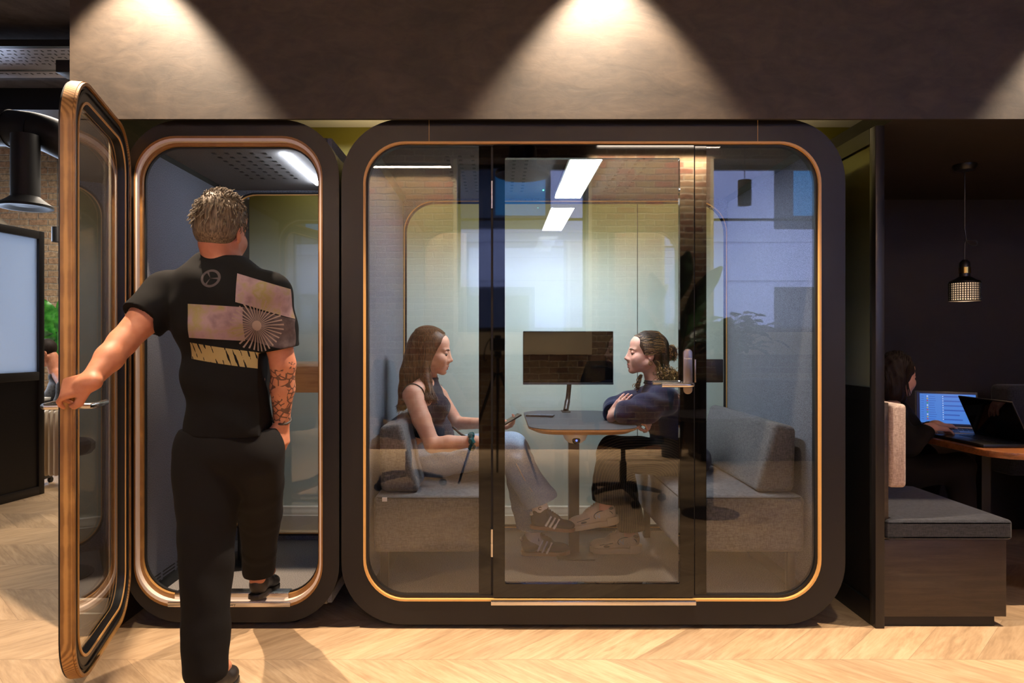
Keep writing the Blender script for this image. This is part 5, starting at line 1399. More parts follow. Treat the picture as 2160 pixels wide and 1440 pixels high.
    shoe(root, Vector((at(1098, 1171, 0.72).x, 0.72, 0.102)), Vector((at(1203, 1171, 0.72).x, 0.72, 0.102)), (0, 0, 1), 'stripe')
    # scrunchie
    b = MB(); ax = (wR - eR).normalized(); R = basis(ax, (0, 0, 1)); c = np.array(eR * 0.10 + wR * 0.90)
    pts = []
    for i in range(60):
        a = 2 * PI * i / 60; rr = 0.034 + 0.004 * math.sin(9 * a); pts.append(Vector(c + R @ np.array([0.006 * math.sin(13 * a), rr * math.cos(a), rr * math.sin(a)])))
    b.tube(pts, [0.012 + 0.003 * math.sin(7 * 2 * PI * i / 60) for i in range(60)], 8, closed=True); mk('scrunchie', b, 'teal_cloth', root)
    b = MB(); b.tube([Hd.p(-0.006 , -0.084, -0.045 - 0.012 * i) for i in range(4)], 0.0011, 5); b.sphere(Hd.p(-0.006, -0.085, -0.040), 0.003, 10, 8); mk('earring', b, 'steel', root)
    # hair
    S3 = SDF((-0.60, 0.30, 0.82), (-0.20, 0.86, 1.40), 0.004); p = Hd.p
    S3.ell(p(-0.022, 0, 0.036), (0.105, 0.086, 0.094), Hd.R, 0)
    S3.chain([p(-0.06, 0, -0.01), at(872, 790, 0.58), at(862, 822, 0.56), at(848, 856, 0.53)], [0.080, 0.070, 0.052, 0.024], 0.02)
    S3.chain([p(-0.012, -0.058, 0.0), p(-0.02, -0.062, -0.05), at(898, 800, 0.485), at(908, 832, 0.432)], [0.034, 0.030, 0.024, 0.010], 0.02)
    S3.chain([p(-0.012, 0.058, 0.0), at(905, 800, 0.67), at(925, 815, 0.70)], [0.030, 0.022, 0.006], 0.02)
    S3.ell(p(0.112, 0, -0.030), (0.104, 0.110, 0.124), Hd.R, 0.006, 'sub')
    hr = mkraw('hair', S3.mesh(), 'hair_brown', root)
    b = MB()
    def onell(u, th, r=1.02):  # u: front(0) to back(1) along the parting, th: angle from the top down the side
        x = 0.075 - 0.155 * u; x = max(min(x, 0.092), -0.118); c_ = math.sqrt(max(0.0, 1 - ((x) / 0.110) ** 2))
        return x - 0.018, 0.088 * c_ * math.sin(th) * r, 0.036 + (0.098 - 0.008 * (1 - u)) * c_ * math.cos(th) * r
    for i in range(620):
        sd = -1 if i % 5 < 4 else 1
        u = random.random() ** 0.9
        P0 = []
        for th in (0.03, 0.45, 0.9, 1.3, 1.62):
            x, y, z = onell(u, th, 0.995 + 0.03 * random.random()); back = -0.075 * (1 - u) * (th / 1.6) ** 1.7
            P0.append(Vector(p(x + back, sd * y, z)))
        if u < 0.52 and sd < 0:
            v = u / 0.52; P0 += [Vector(p(-0.002 - 0.055 * v + random.gauss(0, 0.004), -0.082, -0.05)), at(893 + 16 * (1 - v) + random.gauss(0, 3), 806, 0.47), at(895 + 30 * random.random(), 838 + 14 * random.random(), 0.40 + 0.02 * random.random())]
        elif sd < 0:
            v = (u - 0.52) / 0.48; P0 += [Vector(p(-0.055 - 0.045 * v, -0.070 + 0.045 * v, -0.05)), at(889 - 31 * v + random.gauss(0, 2), 800, 0.50 + 0.05 * v), at(870 - 26 * v + random.gauss(0, 2), 836, 0.49 + 0.05 * v), at(847 - 8 * v + random.gauss(0, 3), 862 + random.gauss(0, 4), 0.50 + 0.05 * v)]
        else:
            P0 += [Vector(p(-0.03 + 0.03 * random.random(), 0.078, -0.05)), at(915 + random.gauss(0, 4), 800, 0.68), at(924 + random.gauss(0, 4), 812 + 8 * random.random(), 0.70)]
        strand(b, P0, random.uniform(0.0012, 0.0024), 5, 4)
    mk('hair_strands', b, 'hair_brown', hr)['kind'] = 'stuff'
    # what she holds
    pc = at(1073, 889, 0.52)
    phone('smartphone', pc + Vector((0, 0, 0)), Matrix.Rotation(math.radians(15), 4, 'Z') @ Matrix.Rotation(math.radians(-28), 4, 'Y') @ Matrix.Scale(0.92, 4), 'pale smartphone held up by the long-haired woman')
mat('sock_white', rgb(226, 216, 206), 0.9); mat('teal_cloth', rgb(20, 84, 90), 0.8)
woman_left()
# ---------------------------------------------------------- woman with arms crossed, right bench
def curl(mb, p0, p1, r, turns, rad, seed, n=5):
    """one ringlet from p0 to p1"""
    random.seed(seed); p0 = Vector(p0); p1 = Vector(p1); d = p1 - p0; R = basis(d, (0.3, 0.2, 1) if abs(d.normalized().z) < 0.9 else (1, 0, 0)); ph = random.random() * 6.28
    m = int(turns * 8) + 4; pts = []
    for i in range(m + 1):
        t = i / m; a = ph + 2 * PI * turns * t; q = r * (0.4 + 0.6 * t)
        pts.append(p0 + d * t + Vector(R @ np.array([0, q * math.cos(a), q * math.sin(a)])))
    mb.tube(pts, rad, n, False)
def woman_right():
    root = thing('person', (1.0, 0.72, 0.10), 'seated woman with curly hair in a bun, navy jumper, arms crossed on the pod table', 'person')
    Hd = Head(at(1362, 745, 0.72), (-1, -0.03, 0.05), (0, 0, 1), 0.99)
    S = SDF((0.42, 0.28, 0.08), (1.28, 1.06, 1.40), 0.0045)
    neck = at(1384, 812, 0.72)
    Hd.build(S, neck, 0.048)
    sN, sF = at(1402, 842, 0.54), at(1366, 842, 0.88)
    S.ell(at(1400, 870, 0.72), (0.10, 0.15, 0.13), None, 0.03); S.ell(at(1418, 920, 0.72), (0.10, 0.13, 0.12), None, 0.03); S.ell(at(1436, 962, 0.72), (0.12, 0.16, 0.10), None, 0.03)
    S.cone(neck, sN, 0.04, 0.05, 0.02); S.cone(neck, sF, 0.04, 0.05, 0.02)
    eN, wN = at(1320, 870, 0.45), at(1340, 884, 0.62)
    eF, wF = at(1296, 860, 0.80), at(1293, 876, 0.50)
    S.chain([sN, eN, wN], [0.048, 0.038, 0.025], 0.012); S.chain([sF, eF], [0.046, 0.038], 0.012); S.chain([eF, wF], [0.036, 0.026], 0.012)
    hand(S, wF, (0.55, -0.12, 0.80), (-0.45, -0.85, 0.25), -1, (0.16, 0.12, 0.16, 0.20), 0.2, 0.86, spread=0.10)
    hand(S, wN, (0.75, -0.5, -0.2), (0.2, -0.5, 0.8), -1, (0.9, 0.95, 1.0, 1.0), 0.5, 0.80)
    hN, hF = at(1438, 968, 0.60), at(1438, 968, 0.84)
    kN, aN = at(1292, 952, 0.58), at(1276, 1062, 0.56)
    kF, aF = at(1304, 955, 0.82), at(1326, 1122, 0.76)
    S.chain([hN, kN, aN], [0.08, 0.055, 0.034], 0.02); S.chain([hF, kF, aF], [0.08, 0.055, 0.034], 0.02)
    for a_ in (aN, aF): S.cone(a_, a_ + Vector((-0.03, 0, -0.05)), 0.034, 0.030, 0.02); S.cone(a_ + Vector((-0.02, 0, -0.05)), a_ + Vector((-0.07, 0, -0.055)), 0.028, 0.02, 0.01)
    mkraw('body', S.mesh(), ['skin_rosy', 'lip_rose'], root)
    Hd.details(root, 1)
    # jumper
    T = SDF((0.44, 0.30, 0.50), (1.26, 1.08, 1.14), 0.0045)
    T.ell(at(1402, 868, 0.72), (0.125, 0.175, 0.135), None, 0.03); T.ell(at(1424, 925, 0.72), (0.135, 0.165, 0.145), None, 0.04); T.ell(at(1440, 965, 0.72), (0.145, 0.185, 0.10), None, 0.04)
    T.cone(at(1388, 828, 0.72), sN, 0.066, 0.072, 0.03); T.cone(at(1388, 828, 0.72), sF, 0.066, 0.070, 0.03)
    T.ell(at(1385, 818, 0.72), (0.066, 0.070, 0.035), None, 0.02)
    T.chain([sN, sN * 0.5 + eN * 0.5 + Vector((0.0, -0.01, -0.012)), eN], [0.074, 0.072, 0.056], 0.03); T.chain([eN, wN], [0.054, 0.050], 0.02)
    T.chain([sF, sF * 0.4 + eF * 0.6, eF, eF * 0.35 + wF * 0.65], [0.072, 0.068, 0.058, 0.050], 0.03)
    T.disp(folds(0.0040, 16, 19, 0.6))
    c0 = eF * 0.40 + wF * 0.60; c1 = eF * 0.10 + wF * 0.90
    T.cone(c0, c1, 0.036, 0.040, 0.004, 'sub')
    T.cone(neck + Vector((-0.012, 0, 0.075)), neck + Vector((0.004, 0, -0.012)), 0.062, 0.050, 0.006, 'sub')
    tp = mkraw('jumper', T.mesh(), 'navy_wool', root)
    b = MB()
    ax = (wF - eF).normalized(); R = basis(ax, (0, 0, 1)); c = np.array(eF * 0.30 + wF * 0.70)
    for k in range(5):
        cc = c + np.array(ax) * 0.011 * (k - 3.5)
        b.tube([Vector(cc + R @ np.array([0, 0.049 * math.cos(a), 0.049 * math.sin(a)])) for a in np.linspace(0, 2 * PI, 26, endpoint=False)], 0.0072, 6, closed=True)
    mk('ribbed_cuff', b, 'navy_wool', tp)
    b = MB(); R = basis((0.08, 0, 1), (0, 1, 0)); c = np.array(neck + Vector((-0.002, 0, 0.018)))
    for k in range(2):
        b.tube([Vector(c + np.array([0, 0, -0.010 * k]) + R @ np.array([0, (0.056 + 0.004 * k) * math.cos(a), (0.053 + 0.004 * k) * math.sin(a)])) for a in np.linspace(0, 2 * PI, 26, endpoint=False)], 0.0065, 6, closed=True)
    mk('neckband', b, 'navy_wool', tp)
    # trousers
    J = SDF((0.42, 0.38, 0.09), (1.30, 1.04, 0.86), 0.0045)
    J.ell(at(1440, 970, 0.72), (0.135, 0.185, 0.105), None, 0.02)
    J.chain([hN, hN * 0.4 + kN * 0.6, kN, kN * 0.4 + aN * 0.6, aN + Vector((0.015, 0, 0.035))], [0.108, 0.094, 0.080, 0.080, 0.086], 0.012)
    J.chain([hF, hF * 0.4 + kF * 0.6, kF, kF * 0.4 + aF * 0.6, aF + Vector((0.01, 0, 0.045))], [0.105, 0.092, 0.080, 0.078, 0.078], 0.012)
    J.disp(folds(0.0035, 17, 20, 2.0))
    J.plane(aN + Vector((0, 0, 0.012)), (-0.12, 0, -1), (0.42, 0.38, 0.2), (0.80, 0.67, 0.6)); J.plane(aF + Vector((0, 0, 0.012)), (0.1, 0, -1), (0.42, 0.66, 0.09), (0.95, 1.04, 0.4))
    J.cone(aN + Vector((0.015, 0, 0.06)), aN + Vector((0.015, 0, -0.03)), 0.050, 0.068, 0.004, 'sub'); J.cone(aF + Vector((0.01, 0, 0.06)), aF + Vector((0.01, 0, -0.03)), 0.048, 0.062, 0.004, 'sub')
    mkraw('trousers', J.mesh(), 'pinstripe_black', root)
    shoe(root, at(1303, 1103, 0.56), at(1199, 1119, 0.56), (0.10, 0, 1), 'chunky')
    shoe(root, Vector((at(1350, 1168, 0.76).x, 0.76, 0.102)), Vector((at(1243, 1168, 0.76).x, 0.76, 0.102)), (0, 0, 1), 'chunky')
    p = Hd.p
    # hair: cap swept back, bun and loose curls
    H = SDF((0.66, 0.50, 1.02), (1.16, 0.94, 1.42), 0.0038)
    H.ell(p(-0.022, 0, 0.034), (0.104, 0.084, 0.092), Hd.R, 0); H.ell(p(-0.075, 0, -0.03), (0.055, 0.060, 0.060), Hd.R, 0.03)
    H.ell(p(0.098, 0, -0.045), (0.094, 0.110, 0.116), Hd.R, 0.008, 'sub'); H.ell(p(-0.004, -0.09, -0.030), (0.034, 0.05, 0.042), Hd.R, 0.006, 'sub'); H.ell(p(-0.004, 0.09, -0.030), (0.034, 0.05, 0.042), Hd.R, 0.006, 'sub')
    H.ell(at(1417, 744, 0.72), (0.030, 0.034, 0.036), None, 0.012); H.ell(p(-0.105, 0, 0.0), (0.03, 0.03, 0.03), Hd.R, 0.02)
    H.chain([p(-0.07, 0, -0.05), at(1398, 786, 0.70), at(1420, 796, 0.70)], [0.045, 0.040, 0.030], 0.02)
    hr = mkraw('hair', H.mesh(), 'hair_dark_brown', root)
    b = MB(); b2 = MB(); random.seed(21)
    bun = at(1414, 746, 0.72)
    for i in range(480):                               # smooth strands drawn back to the bun
        sd = -1 if random.random() < 0.5 else 1
        sgn = sd; th = random.uniform(-0.2, 2.05)
        x0 = 0.064 - 0.026 * max(0, th - 0.3); y0 = 0.082 * math.sin(th); z0 = 0.036 + 0.092 * math.cos(th)
        pts = []
        for t in (0, 0.25, 0.5, 0.75):
            x = x0 - (x0 + 0.108) * t; c_ = math.sqrt(max(0.05, 1 - ((x + 0.022) / 0.108) ** 2)); a = th * (1 - 0.25 * t)
            q_ = 1.0 + 0.05 * t; pts.append(p(x - 0.012 * t, sgn * 0.087 * q_ * c_ * math.sin(a), 0.034 + 0.095 * q_ * c_ * math.cos(a) - 0.02 * t + 0.004 * math.sin(9 * t + i)))
        pts.append(bun + Vector((-0.02, sgn * 0.01, 0)))
        strand(b if random.random() < 0.80 else b2, pts, random.uniform(0.0011, 0.0020), 5, 4)
    for i in range(150):                               # bun
        a = random.uniform(0, 2 * PI); e = random.uniform(-1.2, 1.4); d = Vector((math.cos(a) * math.cos(e), math.sin(a) * math.cos(e), math.sin(e)))
        q = bun + d * 0.030; curl(b2 if i % 2 else b, q, q + d * random.uniform(0.006, 0.018) + Vector((0.006, 0, 0.004)), 0.008, 1.5, 0.0013, i)
    for i in range(260):                               # loose curls at the nape and over the shoulder
        t = random.random(); c = at(1384 + 42 * t, 776 + 10 * t, 0.66 + 0.02 * random.random()) + Vector((random.gauss(0, 0.012), random.gauss(-0.03, 0.03), random.gauss(0, 0.014)))
        e = c + Vector((random.uniform(0.0, 0.05), random.uniform(-0.03, 0.02), random.uniform(-0.075, -0.03)))
        curl(b2 if i % 5 < 3 else b, c, e, random.uniform(0.006, 0.011), random.uniform(1.5, 2.6), 0.0013, 1000 + i)
    for i in range(26):                                # front lock beside the neck
        c = at(1352 + random.gauss(0, 2), 790, 0.78); e = at(1344 + random.gauss(0, 3), 820 + random.gauss(0, 3), 0.76); curl(b2 if i % 2 else b, c, e, 0.010, 2.0, 0.0016, 300 + i)
    mk('dark_strands', b, 'hair_dark_brown', hr)['kind'] = 'stuff'; mk('golden_curls', b2, 'hair_gold', hr)['kind'] = 'stuff'
    b = MB(); b.tube([Vector(p(-0.008 + 0.010 * math.cos(a), -0.083, -0.052 + 0.010 * math.sin(a))) for a in np.linspace(0, 2 * PI, 16, endpoint=False)], 0.0018, 6, closed=True)
    b.tube([Vector(p(-0.008 + 0.010 * math.cos(a), 0.083, -0.052 + 0.010 * math.sin(a))) for a in np.linspace(0, 2 * PI, 16, endpoint=False)], 0.0018, 6, closed=True)
    mk('earring', b, 'brass', root)
woman_right()
# ---------------------------------------------------------- man stepping into the booth, back to the camera
def m_tshirt():
    t = mat('printed_tshirt', rgb(11, 10, 11), 0.9)
    sx = t.node('ShaderNodeSeparateXYZ'); t.link(t.geo(), sx.inputs[0]); X, Y, Z = sx.outputs
    nrm = t.node('ShaderNodeSeparateXYZ'); g = t.node('ShaderNodeNewGeometry'); t.link(g.outputs['Normal'], nrm.inputs[0])
    back = t.math('LESS_THAN', nrm.outputs[1], -0.12)
    def px(x): return (x - CX) * 2.28 / FPX
    def pz(y): return CAMZ - (y - CY) * 2.28 / FPX
    def band(x0, x1, y0, y1, skew=0.0):
        Zs = t.math('ADD', Z, t.math('MULTIPLY', t.math('SUBTRACT', X, px(x0)), skew))
        m = t.math('MULTIPLY', t.math('GREATER_THAN', X, px(x0)), t.math('LESS_THAN', X, px(x1)))
        m = t.math('MULTIPLY', m, t.math('MULTIPLY', t.math('LESS_THAN', Zs, pz(y0)), t.math('GREATER_THAN', Zs, pz(y1))))
        return t.math('MULTIPLY', m, back)
    n = t.noise(t.geo(), 16, 4); pinkc = t.ramp(n, [(0.30, rgb(118, 96, 100)), (0.47, rgb(146, 122, 126)), (0.60, rgb(136, 124, 84)), (0.75, rgb(152, 134, 134))])
    c = t.mix(band(492, 606, 574, 636, 0.30), rgb(11, 10, 11), pinkc)
    c = t.mix(band(392, 505, 640, 712, 0.06), c, pinkc)
    c = t.mix(band(505, 606, 646, 716, 0.25), c, t.ramp(n, [(0.4, rgb(60, 50, 52)), (0.6, rgb(92, 80, 82))]))
    # ring emblem and sunburst
    def polar(x, y):
        dx = t.math('SUBTRACT', X, px(x)); dz = t.math('SUBTRACT', Z, pz(y))
        return t.math('SQRT', t.math('ADD', t.math('MULTIPLY', dx, dx), t.math('MULTIPLY', dz, dz))), t.math('ARCTAN2', dz, dx)
    r, a = polar(533, 686)
    rays = t.math('GREATER_THAN', t.math('SINE', t.math('MULTIPLY', a, 34.0)), 0.5)
    burst = t.math('MAXIMUM', t.math('LESS_THAN', r, 0.017), t.math('MULTIPLY', rays, t.math('LESS_THAN', r, t.math('ADD', 0.062, t.math('MULTIPLY', n, 0.05)))))
    c = t.mix(t.math('MULTIPLY', burst, back), c, rgb(140, 122, 112))
    r, a = polar(441, 586)
    ring = t.math('LESS_THAN', t.math('ABSOLUTE', t.math('SUBTRACT', r, 0.027)), 0.004); bar = t.math('MULTIPLY', t.math('LESS_THAN', t.math('ABSOLUTE', t.math('SINE', t.math('MULTIPLY', a, 1.5))), 0.2), t.math('LESS_THAN', r, 0.026))
    c = t.mix(t.math('MULTIPLY', t.math('MAXIMUM', ring, bar), back), c, rgb(70, 62, 64))
    # worn lower strip of pale strokes
    st = t.math('SINE', t.math('MULTIPLY', t.math('ADD', X, t.math('MULTIPLY', Z, 0.35)), 300.0)); n3 = t.noise(t.mapv(t.geo(), (1, 1, 0.3)), 60, 2)
    stroke = t.math('GREATER_THAN', t.math('ADD', st, t.math('MULTIPLY', t.math('SUBTRACT', n3, 0.5), 3.0)), -0.9)
    c = t.mix(t.math('MULTIPLY', band(392, 590, 722, 757, 0.16), stroke), c, rgb(146, 126, 84))
    t.col(c)
m_tshirt()
mat('dark_trousers', rgb(17, 15, 15), 0.9)
def m_tattoo():
    t = skinmat('skin_tattooed', rgb(206, 146, 116), rgb(186, 124, 96)); base = t.bsdf.inputs['Base Color'].links[0].from_socket
    v = t.node('ShaderNodeTexVoronoi'); v.feature = 'DISTANCE_TO_EDGE'; v.inputs['Scale'].default_value = 42; t.link(t.obj(), v.inputs['Vector'])
    n = t.noise(t.obj(), 14, 3, 0.5, 1.0)
    m = t.math('MULTIPLY', t.math('LESS_THAN', v.outputs[0], 0.09), t.math('GREATER_THAN', n, 0.42))
    t.col(t.mix(t.math('MULTIPLY', m, 0.8), base, rgb(44, 40, 44)))
m_tattoo()
def man():
    root = thing('person', (-1.0, -0.55, 0), 'man with ash hair seen from behind, printed black T-shirt, stepping through the booth door', 'person')
    YB_ = -0.60
    Hd = Head(at(468, 484, YB_), (0.10, 1, -0.06), (0.10, 0, 1), 1.03)
    P = at
    S = SDF((-1.82, -1.12, 0.0), (-0.66, 0.22, 1.86), 0.0052)
    neck = P(474, 568, YB_)
    Hd.build(S, neck, 0.056)
    sL, eL, wL = P(352, 622, -0.56), P(258, 722, -0.70), P(186, 808, -0.84)
    sR, eR, wR = P(566, 622, -0.62), P(597, 768, -0.60), P(594, 888, -0.50)
    pel = P(482, 940, -0.57)
    S.ell(P(468, 660, YB_), (0.165, 0.10, 0.20), None, 0.03); S.ell(P(478, 800, -0.58), (0.135, 0.09, 0.18), None, 0.04); S.ell(pel, (0.145, 0.10, 0.11), None, 0.04)
    S.cone(neck, sL, 0.055, 0.060, 0.03); S.cone(neck, sR, 0.055, 0.060, 0.03)
    S.chain([sL, sL * 0.5 + eL * 0.5, eL], [0.060, 0.054, 0.044], 0.015); S.chain([eL, eL * 0.6 + wL * 0.4, wL], [0.045, 0.043, 0.028], 0.015)
    S.chain([sR, sR * 0.5 + eR * 0.5, eR], [0.060, 0.052, 0.042], 0.015); S.chain([eR, eR * 0.6 + wR * 0.4, wR], [0.042, 0.042, 0.028], 0.015, mid=2)
    hd = (Vector(DOOR_HANDLE) - wL).normalized()
    hand(S, wL, (-0.92, 0.12, -0.22), (-0.12, -0.85, 0.50), 1, (0.45, 0.60, 0.65, 0.7), 0.8, 1.0)
    hand(S, wR, (0.02, 0.10, -1), (0.95, -0.2, 0.05), -1, (0.22, 0.25, 0.3, 0.35), 0.4, 1.0)
    hl, kl, al = P(440, 952, -0.56), P(436, 1180, -0.60), P(434, 1412, -0.66)
    hr_, kr, ar = P(528, 952, -0.55), P(548, 1080, -0.28), P(545, 1200, -0.02)
    S.chain([hl, kl, al], [0.090, 0.058, 0.038], 0.03); S.chain([hr_, kr, ar], [0.090, 0.058, 0.038], 0.03)
    S.cone(al + Vector((0, -0.02, -0.04)), al + Vector((0.0, 0.16, -0.065)), 0.034, 0.026, 0.02); S.cone(ar + Vector((0, -0.01, -0.04)), ar + Vector((0.0, 0.15, -0.055)), 0.034, 0.026, 0.02)
    mkraw('body', S.mesh(), ['skin_tan', 'lip_rose', 'skin_tattooed'], root)
    # T-shirt
    T = SDF((-1.42, -0.92, 0.78), (-0.66, -0.32, 1.60), 0.0045)
    T.ell(P(466, 650, YB_), (0.178, 0.118, 0.21), None, 0.03); T.ell(P(482, 790, -0.58), (0.162, 0.112, 0.20), None, 0.05); T.ell(P(484, 900, -0.57), (0.160, 0.118, 0.12), None, 0.05)
    T.cone(neck + Vector((0, 0, -0.03)), sL, 0.064, 0.078, 0.03); T.cone(neck + Vector((0, 0, -0.03)), sR, 0.064, 0.078, 0.03)
    hL = sL * 0.42 + eL * 0.58; hR = sR * 0.16 + eR * 0.84
    T.cone(sL, hL, 0.080, 0.078, 0.03); T.cone(sR, hR, 0.078, 0.072, 0.03)
    T.disp(folds(0.0045, 13, 12, 0.2))
    T.cone(sL * 0.60 + eL * 0.40, sL * 0.10 + eL * 0.90, 0.052, 0.070, 0.004, 'sub'); T.plane(sL * 0.46 + eL * 0.54, eL - sL, (-1.42, -0.92, 1.0), (-1.17, -0.32, 1.60))
    T.plane(sR * 0.22 + eR * 0.78, eR - sR + Vector((0, 0, 0)), (-0.815, -0.92, 0.9), (-0.66, -0.32, 1.6)); T.cone(sR * 0.40 + eR * 0.60, sR * 0.02 + eR * 0.98, 0.048, 0.062, 0.004, 'sub')
    T.cone(neck + Vector((0.0, 0, 0.02)), neck + Vector((0, 0, 0.10)), 0.060, 0.075, 0.006, 'sub')
    T.plane(P(484, 915, -0.57), (0, 0, -1)); T.ell(P(484, 935, -0.57), (0.148, 0.106, 0.10), None, 0.004, 'sub')
    mkraw('tshirt', T.mesh(), 'printed_tshirt', root)
    # trousers
    J = SDF((-1.32, -0.86, 0.05), (-0.68, 0.20, 1.08), 0.005)
    J.ell(pel, (0.158, 0.118, 0.12), None, 0.02)
    J.chain([hl, hl * 0.5 + kl * 0.5, kl, kl * 0.4 + al * 0.6, al + Vector((0, 0, 0.01))], [0.122, 0.106, 0.088, 0.078, 0.076], 0.012)
    J.chain([hr_, hr_ * 0.5 + kr * 0.5, kr, kr * 0.4 + ar * 0.6, ar + Vector((0, 0, 0.0))], [0.120, 0.104, 0.084, 0.070, 0.066], 0.012)
    J.disp(folds(0.0035, 15, 9, 1.3))
    J.plane(P(484, 905, -0.57), (0, 0, 1), (-1.32, -0.86, 0.8), (-0.68, 0.2, 1.08))
    J.plane(al + Vector((0, 0, -0.022)), (0, 0, -1), (-1.32, -0.86, 0), (-0.68, -0.50, 0.3)); J.plane(ar + Vector((0, 0, -0.030)), (0, 0, -1), (-1.32, -0.2, 0.05), (-0.68, 0.2, 0.4))
    mkraw('trousers', J.mesh(), 'dark_trousers', root)
    shoe(root, Vector((al.x, al.y - 0.06, 0.003)), Vector((al.x + 0.01, al.y + 0.22, 0.003)), (0, 0, 1), 'dark')
    shoe(root, Vector((ar.x, ar.y - 0.055, 0.152)), Vector((ar.x, ar.y + 0.215, 0.118)), (0, 0, 1), 'dark')
    # short hair, grown as fine tufts over a cap
    p = Hd.p
    H = SDF(Hd.o - 0.17, Hd.o + 0.19, 0.004)
    H.ell(p(-0.020, 0, 0.036), (0.101, 0.081, 0.092), Hd.R, 0); H.ell(p(-0.05, 0, -0.02), (0.055, 0.066, 0.055), Hd.R, 0.03)
    H.ell(p(0.105, 0, -0.04), (0.10, 0.11, 0.105), Hd.R, 0.008, 'sub'); H.plane(p(-0.08, 0, -0.070), Hd.R @ np.array([0.1, 0, -1]))
    for q in (-1, 1): H.ell(p(-0.004, q * 0.088, -0.022), (0.028, 0.03, 0.036), Hd.R, 0.006, 'sub')
    hrr = mkraw('hair', H.mesh(), 'hair_ash', root)
    b = MB(); random.seed(5)
    for i in range(900):
        a = random.uniform(0, 2 * PI); e = random.uniform(-0.35, 1.5)
        d = np.array([math.cos(a) * math.cos(e), math.sin(a) * math.cos(e), math.sin(e)])
        if d[0] > 0.45 and d[2] < 0.6: continue
        q = np.array([-0.020, 0, 0.036]) + d * np.array([0.100, 0.080, 0.091])
        tq = q + d * 0.006 + np.array([0.012 if e > 0.6 else -0.004, 0, -0.014 if e < 0.8 else 0.004]) + np.array([random.gauss(0, 0.003) for _ in range(3)])
        b.tube([p(*q), p(*((q + tq) / 2 + d * 0.003)), p(*tq)], [0.0022, 0.0018, 0.0008], 4, False)
    mk('hair_tufts', b, 'hair_ash', hrr)['kind'] = 'stuff'
    b = MB(); a0, a1 = wR * 0.9 + eR * 0.1, wR
    R = basis(eR - wR, (1, 0, 0)); c = np.array(wR * 0.97 + eR * 0.03)
    b.tube([Vector(c + R @ np.array([0, 0.032 * math.cos(a), 0.032 * math.sin(a)])) for a in np.linspace(0, 2 * PI, 20, endpoint=False)], 0.004, 6, closed=True)
    mk('bracelet', b, 'shoe_black', root)
man()
